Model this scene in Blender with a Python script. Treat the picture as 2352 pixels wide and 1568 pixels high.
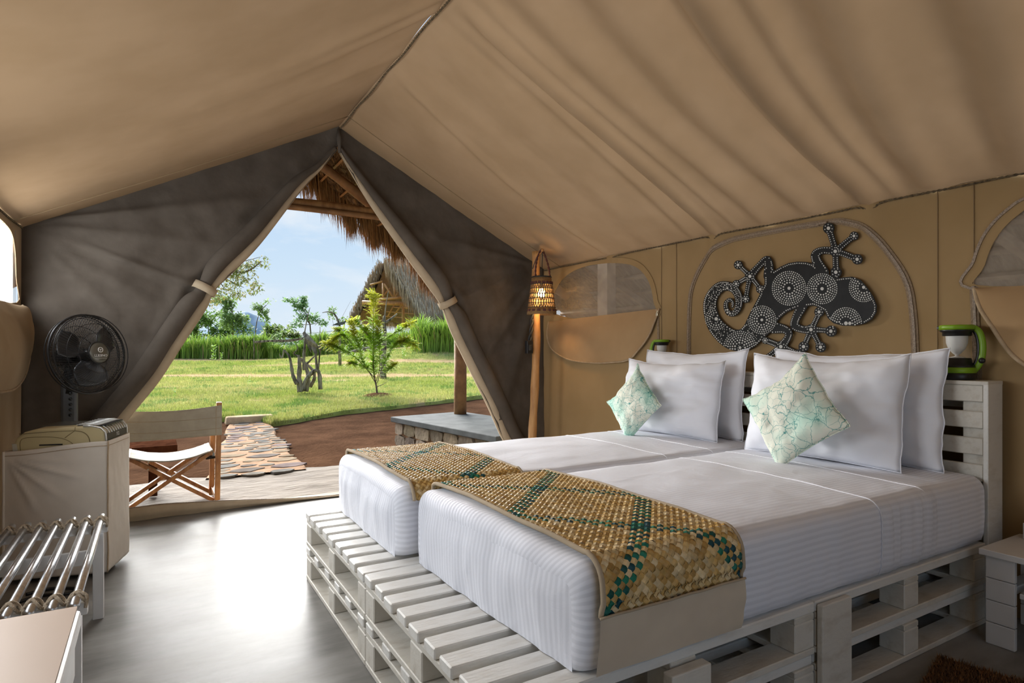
import bpy, bmesh, math, random
import numpy as np
from mathutils import Vector, Matrix, noise
from math import sin, cos, pi, radians, sqrt, atan2, exp
random.seed(7)
RND = random.Random(11)
SC = bpy.context.scene
COL = SC.collection
for _o in list(bpy.data.objects):
    bpy.data.objects.remove(_o)

# ------------------------------------------------------------------ camera
YAW = radians(30.5)
SN, CS = sin(YAW), cos(YAW)
FPX, EYE, HORIZON = 1400.0, 1.17, 802.0
cam_d = bpy.data.cameras.new('camera')
cam_d.sensor_width = 36.0
cam_d.lens = FPX / 2352.0 * 36.0
cam_d.shift_y = (HORIZON - 784.0) / 2352.0
cam_d.clip_start = 0.02
cam_d.clip_end = 3000
cam = bpy.data.objects.new('camera', cam_d)
COL.objects.link(cam)
cam.location = (0, 0, EYE)
cam.rotation_euler = (pi / 2, 0, -YAW)
SC.camera = cam

# ------------------------------------------------------------------ world / sun / fill lamps
W = bpy.data.worlds.new('sky_world')
SC.world = W
W.use_nodes = True
nt = W.node_tree
for n in list(nt.nodes):
    nt.nodes.remove(n)
def N(tree, typ, **kw):
    n = tree.nodes.new(typ)
    for k, v in kw.items():
        setattr(n, k, v)
    return n
out = N(nt, 'ShaderNodeOutputWorld')
bg = N(nt, 'ShaderNodeBackground')
bg.inputs['Strength'].default_value = 1.0
tc = N(nt, 'ShaderNodeTexCoord')
sep = N(nt, 'ShaderNodeSeparateXYZ')
nt.links.new(tc.outputs['Generated'], sep.inputs[0])
ramp = N(nt, 'ShaderNodeValToRGB')
e = ramp.color_ramp.elements
e[0].position = 0.0; e[0].color = (0.78, 0.87, 0.95, 1)
e[1].position = 1.0; e[1].color = (0.22, 0.42, 0.78, 1)
k = e.new(0.12); k.color = (0.63, 0.79, 0.95, 1)
k = e.new(0.40); k.color = (0.38, 0.60, 0.91, 1)
nt.links.new(sep.outputs['Z'], ramp.inputs['Fac'])
mp = N(nt, 'ShaderNodeMapping')
mp.inputs['Scale'].default_value = (1.0, 1.0, 3.6)
mp.inputs['Rotation'].default_value = (0.0, 0.22, 0.0)
nt.links.new(tc.outputs['Generated'], mp.inputs['Vector'])
nz = N(nt, 'ShaderNodeTexNoise')
nz.inputs['Scale'].default_value = 3.1
nz.inputs['Detail'].default_value = 7.0
nz.inputs['Roughness'].default_value = 0.55
nz.inputs['Distortion'].default_value = 0.6
nt.links.new(mp.outputs[0], nz.inputs['Vector'])
cr = N(nt, 'ShaderNodeValToRGB')
cr.color_ramp.elements[0].position = 0.47; cr.color_ramp.elements[0].color = (0, 0, 0, 1)
cr.color_ramp.elements[1].position = 0.76; cr.color_ramp.elements[1].color = (0.9, 0.9, 0.9, 1)
nt.links.new(nz.outputs['Fac'], cr.inputs['Fac'])
mx = N(nt, 'ShaderNodeMixRGB')
mx.inputs['Color2'].default_value = (0.93, 0.95, 0.97, 1)
nt.links.new(cr.outputs['Color'], mx.inputs['Fac'])
nt.links.new(ramp.outputs['Color'], mx.inputs['Color1'])
nt.links.new(mx.outputs['Color'], bg.inputs['Color'])
nt.links.new(bg.outputs[0], out.inputs[0])

def light(name, typ, loc, rot, energy, color=(1, 1, 1), size=None, size_y=None, angle=None):
    d = bpy.data.lights.new(name, typ)
    d.energy = energy
    d.color = color
    if typ == 'AREA':
        d.shape = 'RECTANGLE'; d.size = size; d.size_y = size_y
    if typ == 'SUN':
        d.angle = angle
    o = bpy.data.objects.new(name, d)
    COL.objects.link(o)
    o.location = loc
    o.rotation_euler = rot
    return o
# wide low sun lamp added in front of the porch to brighten the interior
SUN_DIR = Vector((0.10, -0.90, -0.39))
light('sun_fill_lamp', 'SUN', (0, 0, 20), SUN_DIR.to_track_quat('-Z', 'Y').to_euler(), 19.0, (1.0, 0.985, 0.96), angle=radians(54))
# area lamps added outside the left wall windows to brighten the interior
LW = -0.72
light('window_fill_lamp', 'AREA', (LW - 0.16, 4.06, 1.66), (0, radians(-90), 0), 32, (0.93, 0.97, 1.0), 0.46, 1.2)
light('window_fill_lamp', 'AREA', (LW - 0.16, 2.30, 1.42), (0, radians(-90), 0), 23, (0.93, 0.97, 1.0), 0.90, 1.4)

SC.view_settings.view_transform = 'Standard'
SC.view_settings.look = 'None'
SC.view_settings.exposure = 0.0
SC.view_settings.gamma = 1.0
SC.view_settings.use_curve_mapping = False
SC.cycles.max_bounces = 5
SC.cycles.diffuse_bounces = 3
SC.cycles.glossy_bounces = 3
SC.cycles.transmission_bounces = 4
SC.cycles.transparent_max_bounces = 8
SC.cycles.use_adaptive_sampling = True
SC.cycles.adaptive_threshold = 0.12

# ------------------------------------------------------------------ projection helpers (surveying the photo: pixel -> point on a known plane)
def ray(x, y):
    u = (x - 1176.0) / FPX
    v = (HORIZON - y) / FPX
    return SN + u * CS, CS - u * SN, v
def atX(x, y, X):
    d = ray(x, y); t = X / d[0]
    return Vector((X, t * d[1], EYE + t * d[2]))
def atY(x, y, Y):
    d = ray(x, y); t = Y / d[1]
    return Vector((t * d[0], Y, EYE + t * d[2]))
def atZ(x, y, Z):
    d = ray(x, y); t = (Z - EYE) / d[2]
    return Vector((t * d[0], t * d[1], Z))
def atQ(x, y, q):
    d = ray(x, y)
    return Vector((q * d[0], q * d[1], EYE + q * d[2]))
def PQ(p, q, z=0.0):
    return Vector((p * CS + q * SN, -p * SN + q * CS, z))

# ------------------------------------------------------------------ materials
MATS = {}
def mat(name, c1, c2=None, scale=8.0, rough=0.7, bump=0.0, bscale=None, metal=0.0, stretch=(1, 1, 1), detail=3.0,
        attr=None, trans=0.0, spec=0.5, sheen=0.0, lo=0.35, hi=0.65, weave=0.0, rough2=None):
    if name in MATS:
        return MATS[name]
    m = bpy.data.materials.new(name)
    m.use_nodes = True
    t = m.node_tree
    b = t.nodes['Principled BSDF']
    b.inputs['Roughness'].default_value = rough
    b.inputs['Metallic'].default_value = metal
    b.inputs['Specular IOR Level'].default_value = spec
    if sheen:
        b.inputs['Sheen Weight'].default_value = sheen
    b.inputs['Base Color'].default_value = (*c1, 1)
    tcx = N(t, 'ShaderNodeTexCoord')
    mpx = N(t, 'ShaderNodeMapping')
    mpx.inputs['Scale'].default_value = stretch
    t.links.new(tcx.outputs['Object'], mpx.inputs['Vector'])
    col_out = None
    if attr:
        a = N(t, 'ShaderNodeAttribute'); a.attribute_name = attr
        col_out = a.outputs['Color']
    if c2 is not None:
        nn = N(t, 'ShaderNodeTexNoise')
        nn.inputs['Scale'].default_value = scale
        nn.inputs['Detail'].default_value = detail
        nn.inputs['Roughness'].default_value = 0.6
        t.links.new(mpx.outputs[0], nn.inputs['Vector'])
        r = N(t, 'ShaderNodeValToRGB')
        r.color_ramp.elements[0].position = lo; r.color_ramp.elements[0].color = (*c1, 1)
        r.color_ramp.elements[1].position = hi; r.color_ramp.elements[1].color = (*c2, 1)
        t.links.new(nn.outputs['Fac'], r.inputs['Fac'])
        if attr:
            mm = N(t, 'ShaderNodeMixRGB', blend_type='MULTIPLY'); mm.inputs['Fac'].default_value = 1.0
            t.links.new(col_out, mm.inputs['Color1']); t.links.new(r.outputs['Color'], mm.inputs['Color2'])
            col_out = mm.outputs['Color']
        else:
            col_out = r.outputs['Color']
        if rough2 is not None:
            mr = N(t, 'ShaderNodeMapRange')
            mr.inputs['From Min'].default_value = lo; mr.inputs['From Max'].default_value = hi
            mr.inputs['To Min'].default_value = rough; mr.inputs['To Max'].default_value = rough2
            t.links.new(nn.outputs['Fac'], mr.inputs['Value'])
            t.links.new(mr.outputs[0], b.inputs['Roughness'])
    if col_out is not None:
        t.links.new(col_out, b.inputs['Base Color'])
    if bump:
        nb = N(t, 'ShaderNodeTexNoise')
        nb.inputs['Scale'].default_value = bscale or scale * 4
        nb.inputs['Detail'].default_value = 3.0 if detail < 8 else 6.0
        t.links.new(mpx.outputs[0], nb.inputs['Vector'])
        bp = N(t, 'ShaderNodeBump')
        bp.inputs['Strength'].default_value = bump
        bp.inputs['Distance'].default_value = 0.02
        t.links.new(nb.outputs['Fac'], bp.inputs['Height'])
        t.links.new(bp.outputs[0], b.inputs['Normal'])
    if trans:
        tr = N(t, 'ShaderNodeBsdfTranslucent')
        if col_out is not None:
            t.links.new(col_out, tr.inputs['Color'])
        else:
            tr.inputs['Color'].default_value = (*c1, 1)
        ms = N(t, 'ShaderNodeMixShader'); ms.inputs[0].default_value = trans
        t.links.new(b.outputs[0], ms.inputs[1]); t.links.new(tr.outputs[0], ms.inputs[2])
        t.links.new(ms.outputs[0], t.nodes['Material Output'].inputs[0])
    MATS[name] = m
    return m

M_CEIL = mat('roof_canvas', (0.41, 0.275, 0.160), (0.37, 0.245, 0.138), 3.0, 0.9, spec=0.0, trans=0.10)
M_WALL = mat('wall_canvas', (0.375, 0.255, 0.130), (0.335, 0.225, 0.110), 2.5, 0.9, spec=0.0)
M_WALLL = mat('left_wall_canvas', (0.42, 0.32, 0.21), (0.37, 0.27, 0.17), 2.5, 0.9, spec=0.0)
M_FLAP = mat('grey_flap_canvas', (0.118, 0.098, 0.080), (0.086, 0.070, 0.056), 4.0, 0.95, 0.22, 14, spec=0.1)
M_FLAPEDGE = mat('beige_flap_edge', (0.50, 0.40, 0.28), (0.43, 0.34, 0.235), 6.0, 0.9, spec=0.1)
M_ROPE = mat('dark_seam_rope', (0.075, 0.055, 0.035), (0.20, 0.15, 0.09), 60.0, 0.9, spec=0.1)
M_SEAM = mat('seam_thread', (0.30, 0.21, 0.12), spec=0.1, rough=0.9)
M_ZIP = mat('zipper_tape', (0.31, 0.22, 0.135), (0.22, 0.15, 0.09), 90, 0.7, 0.3, 120)
M_ZIPT = mat('zipper_teeth', (0.16, 0.11, 0.07), (0.36, 0.27, 0.19), 160, 0.5)
M_WINFLAP = mat('window_flap_canvas', (0.42, 0.275, 0.145), (0.37, 0.235, 0.12), 3.0, 0.9, 0.05, 30, spec=0.1)
M_PIPING = mat('flap_piping', (0.45, 0.33, 0.21), (0.38, 0.27, 0.16), 30, 0.9)
M_FLOOR = mat('polished_cement', (0.115, 0.11, 0.10), (0.33, 0.318, 0.297), 1.3, 0.27, 0.03, 5, stretch=(0.9, 2.8, 1), spec=0.055, rough2=0.42, lo=0.30, hi=0.68, detail=9)
M_SHEETP = mat('pillow_cotton', (0.87, 0.88, 0.935), (0.83, 0.84, 0.90), 3, 0.85, 0.10, 7, spec=0.2, sheen=0.2)
M_PAL = mat('white_pallet_paint', (0.70, 0.66, 0.58), (0.52, 0.46, 0.37), 9, 0.5, 0.12, 30, stretch=(1, 3, 3), lo=0.5, hi=0.85)
M_PALT = mat('white_gloss_slat_paint', (0.80, 0.78, 0.73), (0.62, 0.57, 0.49), 7, 0.35, 0.10, 26, stretch=(1, 4, 4), lo=0.5, hi=0.9)
M_WHITE = mat('white_lacquer', (0.78, 0.77, 0.75), (0.70, 0.68, 0.65), 4, 0.35)
M_POLE = mat('peeled_pole_wood', (0.55, 0.30, 0.11), (0.38, 0.18, 0.06), 7, 0.55, 0.15, 20, stretch=(3, 3, 0.6))
M_BEAM = mat('roof_pole_wood', (0.42, 0.22, 0.085), (0.24, 0.115, 0.045), 8, 0.6, 0.3, 20, stretch=(0.8, 0.8, 0.8))
M_THATCH = mat('thatch_straw', (0.33, 0.20, 0.09), (0.15, 0.085, 0.04), 30, 0.85, 0.6, 60, attr='col')
M_STRAND = mat('hanging_straw', (0.42, 0.24, 0.10), rough=0.8, attr='col')
M_TEAK = mat('teak_wood', (0.52, 0.24, 0.075), (0.30, 0.115, 0.035), 10, 0.42, 0.05, 40, stretch=(3, 3, 0.7))
M_DARKWOOD = mat('dark_table_wood', (0.075, 0.030, 0.016), (0.035, 0.014, 0.008), 14, 0.95, 0.1, 40, spec=0.0)
M_CHAIRCAN = mat('chair_canvas', (0.42, 0.37, 0.28), (0.37, 0.32, 0.24), 12, 0.9, 0.05, 60)
M_CHAIRSEAT = mat('pale_seat_canvas', (0.40, 0.38, 0.325), (0.35, 0.33, 0.28), 12, 0.9, 0.05, 60)
M_BLACK = mat('black_plastic', (0.012, 0.012, 0.013), rough=0.35)
M_BLACKM = mat('matt_black', (0.02, 0.02, 0.02), rough=0.7)
M_STEEL = mat('brushed_steel', (0.68, 0.68, 0.68), (0.52, 0.52, 0.52), 30, 0.30, metal=1.0)
M_BOLT = mat('bolt_metal', (0.55, 0.50, 0.40), rough=0.35, metal=1.0)
M_CORD = mat('cotton_rope', (0.52, 0.42, 0.30), (0.36, 0.28, 0.19), 70, 0.9, 0.5, 120)
M_COVER = mat('beige_cover_cloth', (0.74, 0.66, 0.56), (0.69, 0.61, 0.51), 5, 0.95, 0.12, 9)
M_HEM = mat('beige_hem_cloth', (0.66, 0.56, 0.43), (0.60, 0.50, 0.38), 5, 0.95, 0.12, 9)
M_ACTOP = mat('yellowed_plastic', (0.56, 0.46, 0.25), (0.52, 0.42, 0.22), 3, 0.45)
M_ACSIDE = mat('old_white_plastic', (0.52, 0.49, 0.40), rough=0.45)
M_LINE = mat('panel_gap', (0.22, 0.16, 0.07), rough=0.7)
M_SILVER = mat('silver_vane', (0.75, 0.75, 0.72), rough=0.3, metal=0.6)
M_FANBLADE = mat('smoked_fan_blade', (0.035, 0.036, 0.038), rough=0.22)
M_FANCAP = mat('smoked_cap', (0.16, 0.15, 0.125), (0.10, 0.10, 0.08), 9, 0.25, metal=0.3)
M_PRINT = mat('white_print', (0.80, 0.80, 0.78), rough=0.6)
M_FANGREY = mat('grey_fan_column', (0.07, 0.072, 0.075), rough=0.35)
M_TAN = mat('tan_tabletop', (0.42, 0.30, 0.215), (0.39, 0.275, 0.195), 2, 0.5)
M_GREEN = mat('lime_green_plastic', (0.20, 0.37, 0.012), rough=0.38)
M_GLASS = None
M_REFL = mat('white_reflector', (0.75, 0.75, 0.73), rough=0.4)
M_RUG = mat('jute_rug', (0.26, 0.13, 0.05), (0.13, 0.06, 0.025), 60, 0.95, 0.8, 90, attr='col')
M_CHAM = mat('black_painted_cutout', (0.010, 0.010, 0.011), (0.016, 0.016, 0.017), 12, 0.55, spec=0.25)
M_DOT = mat('white_paint_dot', (0.62, 0.61, 0.58), rough=0.6)
M_PATIO = mat('rough_slate', (0.20, 0.16, 0.118), (0.10, 0.074, 0.05), 3.0, 0.8, 0.7, 9, stretch=(1, 3.6, 1), detail=9, lo=0.3, hi=0.7, spec=0.15)
M_MORTAR = mat('sandy_mortar', (0.36, 0.215, 0.12), (0.27, 0.155, 0.08), 5, 0.9, 0.4, 20, spec=0.05)
M_FLAG = mat('flagstone', (0.29, 0.265, 0.235), (0.20, 0.182, 0.16), 5, 0.8, 0.4, 14, attr='col', spec=0.0)
M_SOIL = mat('raked_soil', (0.105, 0.056, 0.032), (0.060, 0.032, 0.019), 2.2, 0.95, 0.9, 22, detail=10, spec=0.0)
M_LAWN = mat('lawn_ground', (1, 1, 1), (0.72, 0.76, 0.66), 3.0, 0.95, 0.5, 12, attr='col', detail=9, spec=0.0)
M_GRASS = mat('grass_blade', (1, 1, 1), rough=0.7, attr='col', trans=0.25)
M_LEAF = mat('leaf', (1, 1, 1), rough=0.6, attr='col', trans=0.35)
M_BARK = mat('bark', (0.17, 0.12, 0.08), (0.09, 0.06, 0.04), 9, 0.9, 0.5, 30)
M_DRIFT = mat('grey_driftwood', (0.34, 0.29, 0.235), (0.055, 0.042, 0.032), 7, 0.9, 0.8, 24, stretch=(1.6, 1.6, 0.5), spec=0.1)
M_CEMENT = mat('cement_slab', (0.10, 0.107, 0.107), (0.065, 0.07, 0.07), 5, 0.75, 0.1, 30, spec=0.08)
M_STONE = mat('wall_stone', (0.27, 0.215, 0.15), (0.155, 0.122, 0.085), 6, 0.85, 0.5, 20, attr='col', spec=0.1)
M_HILL = mat('hazed_distant_forest', (0.20, 0.30, 0.42), (0.17, 0.26, 0.36), 0.03, 0.95)  # atmospheric haze put into the base colour as blue
M_MOUND = mat('bare_earth_mound', (0.50, 0.33, 0.17), (0.40, 0.25, 0.12), 1.2, 0.95, 0.4, 6)
M_RAFTS = mat('weathered_batten', (0.42, 0.32, 0.22), (0.30, 0.22, 0.15), 9, 0.8)
M_SHINGLE = mat('outer_roof_boarding', (0.36, 0.28, 0.20), (0.25, 0.19, 0.135), 6, 0.9, 0.4, 14, stretch=(1, 4, 1))
M_BASKET = mat('woven_shade', (0.36, 0.23, 0.10), (0.24, 0.14, 0.06), 50, 0.85, trans=0.25)
M_BASKETD = mat('maroon_band', (0.10, 0.035, 0.03), rough=0.9)

def mesh_pane_mat(name, col, alpha):
    m = bpy.data.materials.new(name); m.use_nodes = True
    t = m.node_tree
    b = t.nodes['Principled BSDF']
    b.inputs['Base Color'].default_value = (*col, 1); b.inputs['Roughness'].default_value = 0.9
    tr = N(t, 'ShaderNodeBsdfTransparent')
    ms = N(t, 'ShaderNodeMixShader'); ms.inputs[0].default_value = alpha
    t.links.new(tr.outputs[0], ms.inputs[1]); t.links.new(b.outputs[0], ms.inputs[2])
    t.links.new(ms.outputs[0], t.nodes['Material Output'].inputs[0])
    return m
M_MESH = mesh_pane_mat('insect_mesh', (0.40, 0.34, 0.27), 0.45)
M_MESHL = mesh_pane_mat('left_insect_mesh', (0.70, 0.66, 0.60), 0.35)
M_GLASS = mesh_pane_mat('clear_globe', (0.55, 0.5, 0.42), 0.12)

def sheet_mat():
    m = bpy.data.materials.new('satin_stripe_sheet'); m.use_nodes = True
    t = m.node_tree; b = t.nodes['Principled BSDF']
    a = N(t, 'ShaderNodeAttribute'); a.attribute_name = 'stripe'
    w = N(t, 'ShaderNodeMath', operation='MULTIPLY'); w.inputs[1].default_value = 2 * pi / 0.0215
    t.links.new(a.outputs['Fac'], w.inputs[0])
    s = N(t, 'ShaderNodeMath', operation='SINE'); t.links.new(w.outputs[0], s.inputs[0])
    mr = N(t, 'ShaderNodeMapRange'); mr.inputs['From Min'].default_value = -0.35; mr.inputs['From Max'].default_value = 0.35
    t.links.new(s.outputs[0], mr.inputs['Value'])
    mxx = N(t, 'ShaderNodeMixRGB')
    mxx.inputs['Color1'].default_value = (0.77, 0.785, 0.85, 1); mxx.inputs['Color2'].default_value = (0.865, 0.88, 0.95, 1)
    t.links.new(mr.outputs[0], mxx.inputs['Fac']); t.links.new(mxx.outputs[0], b.inputs['Base Color'])
    r2 = N(t, 'ShaderNodeMapRange'); r2.inputs['To Min'].default_value = 0.85; r2.inputs['To Max'].default_value = 0.55
    t.links.new(mr.outputs[0], r2.inputs['Value']); t.links.new(r2.outputs[0], b.inputs['Roughness'])
    b.inputs['Specular IOR Level'].default_value = 0.3
    tcx = N(t, 'ShaderNodeTexCoord'); nn = N(t, 'ShaderNodeTexNoise'); nn.inputs['Scale'].default_value = 9
    nn.inputs['Detail'].default_value = 4; nn.inputs['Distortion'].default_value = 0.8
    t.links.new(tcx.outputs['Object'], nn.inputs['Vector'])
    bp = N(t, 'ShaderNodeBump'); bp.inputs['Strength'].default_value = 0.16; bp.inputs['Distance'].default_value = 0.02
    t.links.new(nn.outputs['Fac'], bp.inputs['Height']); t.links.new(bp.outputs[0], b.inputs['Normal'])
    return m
M_SHEET = sheet_mat()
def vcol_mat(name, rough=0.6, spec=0.4):
    m = bpy.data.materials.new(name); m.use_nodes = True
    t = m.node_tree; b = t.nodes['Principled BSDF']
    a = N(t, 'ShaderNodeAttribute'); a.attribute_name = 'col'
    nn = N(t, 'ShaderNodeTexNoise'); nn.inputs['Scale'].default_value = 70; nn.inputs['Detail'].default_value = 3
    tcx = N(t, 'ShaderNodeTexCoord'); t.links.new(tcx.outputs['Object'], nn.inputs['Vector'])
    mr = N(t, 'ShaderNodeMapRange'); mr.inputs['To Min'].default_value = 0.65; mr.inputs['To Max'].default_value = 1.3
    t.links.new(nn.outputs['Fac'], mr.inputs['Value'])
    mm = N(t, 'ShaderNodeMixRGB', blend_type='MULTIPLY'); mm.inputs['Fac'].default_value = 1
    t.links.new(a.outputs['Color'], mm.inputs['Color1']); t.links.new(mr.outputs[0], mm.inputs['Color2'])
    t.links.new(mm.outputs[0], b.inputs['Base Color'])
    b.inputs['Roughness'].default_value = rough; b.inputs['Specular IOR Level'].default_value = spec
    return m
M_WEAVE = vcol_mat('woven_straw', 0.48, 0.28)

def batik_mat(name, seed, amt, density):
    m = bpy.data.materials.new(name); m.use_nodes = True
    t = m.node_tree; b = t.nodes['Principled BSDF']
    tcx = N(t, 'ShaderNodeTexCoord')
    mpx = N(t, 'ShaderNodeMapping'); mpx.inputs['Location'].default_value = (seed, seed * 0.7, seed * 1.3)
    t.links.new(tcx.outputs['Object'], mpx.inputs['Vector'])
    wn = N(t, 'ShaderNodeTexNoise'); wn.inputs['Scale'].default_value = 14; wn.inputs['Detail'].default_value = 4
    t.links.new(mpx.outputs[0], wn.inputs['Vector'])
    ad = N(t, 'ShaderNodeMixRGB', blend_type='ADD'); ad.inputs['Fac'].default_value = 0.07
    t.links.new(mpx.outputs[0], ad.inputs['Color1']); t.links.new(wn.outputs['Color'], ad.inputs['Color2'])
    acc = None
    for sc_, wd in ((14 * density, 0.022), (27 * density, 0.028)):
        vo = N(t, 'ShaderNodeTexVoronoi', feature='DISTANCE_TO_EDGE'); vo.inputs['Scale'].default_value = sc_
        t.links.new(ad.outputs[0], vo.inputs['Vector'])
        mr = N(t, 'ShaderNodeMapRange'); mr.inputs['From Min'].default_value = 0.0; mr.inputs['From Max'].default_value = wd
        mr.inputs['To Min'].default_value = 1; mr.inputs['To Max'].default_value = 0
        t.links.new(vo.outputs['Distance'], mr.inputs['Value'])
        if acc is None:
            acc = mr.outputs[0]
        else:
            mxn = N(t, 'ShaderNodeMath', operation='MAXIMUM'); t.links.new(acc, mxn.inputs[0])
            # the finer cracks only show in patches
            pn = N(t, 'ShaderNodeTexNoise'); pn.inputs['Scale'].default_value = 6
            t.links.new(mpx.outputs[0], pn.inputs['Vector'])
            pr = N(t, 'ShaderNodeMapRange'); pr.inputs['From Min'].default_value = 0.5 - amt * 0.25; pr.inputs['From Max'].default_value = 0.68 - amt * 0.2
            t.links.new(pn.outputs['Fac'], pr.inputs['Value'])
            ml = N(t, 'ShaderNodeMath', operation='MULTIPLY'); t.links.new(mr.outputs[0], ml.inputs[0]); t.links.new(pr.outputs[0], ml.inputs[1])
            t.links.new(ml.outputs[0], mxn.inputs[1]); acc = mxn.outputs[0]
    gn = N(t, 'ShaderNodeTexNoise'); gn.inputs['Scale'].default_value = 5.5; gn.inputs['Detail'].default_value = 3
    t.links.new(mpx.outputs[0], gn.inputs['Vector'])
    gr = N(t, 'ShaderNodeValToRGB')
    gr.color_ramp.elements[0].position = 0.50 - 0.06 * amt; gr.color_ramp.elements[0].color = (0.74, 0.75, 0.64, 1)
    gr.color_ramp.elements[1].position = 0.84 - 0.06 * amt; gr.color_ramp.elements[1].color = (0.33, 0.66, 0.55, 1)
    t.links.new(gn.outputs['Fac'], gr.inputs['Fac'])
    mxx = N(t, 'ShaderNodeMixRGB'); mxx.inputs['Color2'].default_value = (0.008, 0.25, 0.235, 1)
    t.links.new(acc, mxx.inputs['Fac']); t.links.new(gr.outputs['Color'], mxx.inputs['Color1'])
    t.links.new(mxx.outputs[0], b.inputs['Base Color'])
    b.inputs['Roughness'].default_value = 0.8; b.inputs['Specular IOR Level'].default_value = 0.2
    return m
M_BATIK1 = batik_mat('teal_crackle_batik_dense', 3.1, 1.6, 1.15)
M_BATIK2 = batik_mat('teal_crackle_batik_sparse', 9.7, 0.4, 0.85)
def emit_mat(name, col, s):
    m = bpy.data.materials.new(name); m.use_nodes = True
    b = m.node_tree.nodes['Principled BSDF']
    b.inputs['Emission Color'].default_value = (*col, 1); b.inputs['Emission Strength'].default_value = s
    b.inputs['Base Color'].default_value = (*col, 1)
    return m
M_BULB = emit_mat('lit_bulb', (1.0, 0.66, 0.28), 60.0)

# ------------------------------------------------------------------ mesh builder and object helpers
WM = {}          # python-side world matrices of empties
class MB:
    def __init__(s):
        s.v = []; s.f = []; s.c = []; s.cur = None
    def add(s, vs, fs, col=None):
        n = len(s.v)
        s.v.extend([tuple(x) for x in vs])
        s.f.extend([tuple(i + n for i in f) for f in fs])
        if col is not None or s.cur is not None:
            s.c.extend([col or s.cur] * len(fs))
        return s
    def box(s, c, d, R=None):
        vs = []
        for sx in (-1, 1):
            for sy in (-1, 1):
                for sz in (-1, 1):
                    p = Vector((sx * d[0] / 2, sy * d[1] / 2, sz * d[2] / 2))
                    if R is not None:
                        p = R @ p
                    vs.append(p + Vector(c))
        return s.add(vs, [(0, 1, 3, 2), (4, 6, 7, 5), (0, 4, 5, 1), (2, 3, 7, 6), (0, 2, 6, 4), (1, 5, 7, 3)])
    def beam(s, a, b, w, h, up=(0, 0, 1)):
        a = Vector(a); b = Vector(b); d = (b - a)
        L = d.length; d.normalize()
        x = d.cross(Vector(up))
        if x.length < 1e-4:
            x = Vector((1, 0, 0))
        x.normalize(); y = x.cross(d)
        R = Matrix((x, d, y)).transposed()
        return s.box((a + b) / 2, (w, L, h), R)
    def tube(s, pts, r, n=8, cap=True, flat=None):
        pts = [Vector(p) for p in pts]
        if not isinstance(r, (list, tuple)):
            r = [r] * len(pts)
        vs = []; fs = []
        prev = None
        for i, p in enumerate(pts):
            if i == 0: t = pts[1] - p
            elif i == len(pts) - 1: t = p - pts[i - 1]
            else: t = pts[i + 1] - pts[i - 1]
            if t.length < 1e-9: t = Vector((0, 0, 1))
            t.normalize()
            if prev is None:
                a = Vector((0, 0, 1)) if abs(t.z) < 0.9 else Vector((1, 0, 0))
                nrm = (a - t * a.dot(t)).normalized()
            else:
                nrm = (prev - t * prev.dot(t))
                nrm = nrm.normalized() if nrm.length > 1e-6 else prev
            prev = nrm
            bn = t.cross(nrm)
            for k in range(n):
                an = 2 * pi * k / n
                vs.append(p + nrm * (cos(an) * r[i]) + bn * (sin(an) * r[i]))
        for i in range(len(pts) - 1):
            for k in range(n):
                a = i * n + k; b = i * n + (k + 1) % n
                fs.append((a, b, b + n, a + n))
        if cap:
            fs.append(tuple(range(n - 1, -1, -1)))
            m = (len(pts) - 1) * n
            fs.append(tuple(range(m, m + n)))
        return s.add(vs, fs)
    def lathe(s, prof, n=24, M=None, a0=0, a1=2 * pi):
        full = abs(a1 - a0 - 2 * pi) < 1e-6
        vs = []; fs = []
        m = n if full else n + 1
        for r, z in prof:
            for k in range(m):
                a = a0 + (a1 - a0) * k / n
                p = Vector((r * cos(a), r * sin(a), z))
                vs.append(M @ p if M is not None else p)
        for i in range(len(prof) - 1):
            for k in range(n):
                a = i * m + k; b = i * m + (k + 1) % m
                fs.append((a, b, b + m, a + m))
        return s.add(vs, fs)
    def grid(s, fn, nu, nv, flip=False):
        vs = [fn(i / nu, j / nv) for i in range(nu + 1) for j in range(nv + 1)]
        fs = []
        for i in range(nu):
            for j in range(nv):
                a = i * (nv + 1) + j
                q = (a, a + nv + 1, a + nv + 2, a + 1)
                fs.append(q[::-1] if flip else q)
        return s.add(vs, fs)
    def prism(s, poly, fn, th):
        n = len(poly)
        vs = [fn(p[0], p[1], 0.0) for p in poly] + [fn(p[0], p[1], th) for p in poly]
        fs = [tuple(range(n - 1, -1, -1)), tuple(range(n, 2 * n))]
        fs += [(i, (i + 1) % n, (i + 1) % n + n, i + n) for i in range(n)]
        return s.add(vs, fs)
    def quad(s, a, b, c, d, col=None):
        return s.add([a, b, c, d], [(0, 1, 2, 3)], col)
    def tri(s, a, b, c, col=None):
        return s.add([a, b, c], [(0, 1, 2)], col)
    def mesh(s, name, m, smooth=False, inv=None, fa=None):
        me = bpy.data.meshes.new(name)
        vs = s.v
        if inv is not None:
            A = np.array(vs, dtype=np.float64)
            I = np.array(inv)
            A = A @ I[:3, :3].T + I[:3, 3]
            vs = A.tolist()
        me.from_pydata(vs, [], s.f)
        if m is not None:
            me.materials.append(m)
        if s.c:
            at = me.color_attributes.new('col', 'FLOAT_COLOR', 'CORNER')
            arr = []
            for poly, c in zip(s.f, s.c):
                arr.extend(([c[0], c[1], c[2], 1.0]) * len(poly))
            at.data.foreach_set('color', arr)
        if fa is not None:
            at = me.attributes.new('stripe', 'FLOAT', 'POINT')
            at.data.foreach_set('value', fa)
        if smooth:
            me.polygons.foreach_set('use_smooth', [True] * len(me.polygons))
        me.update()
        return me
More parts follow.
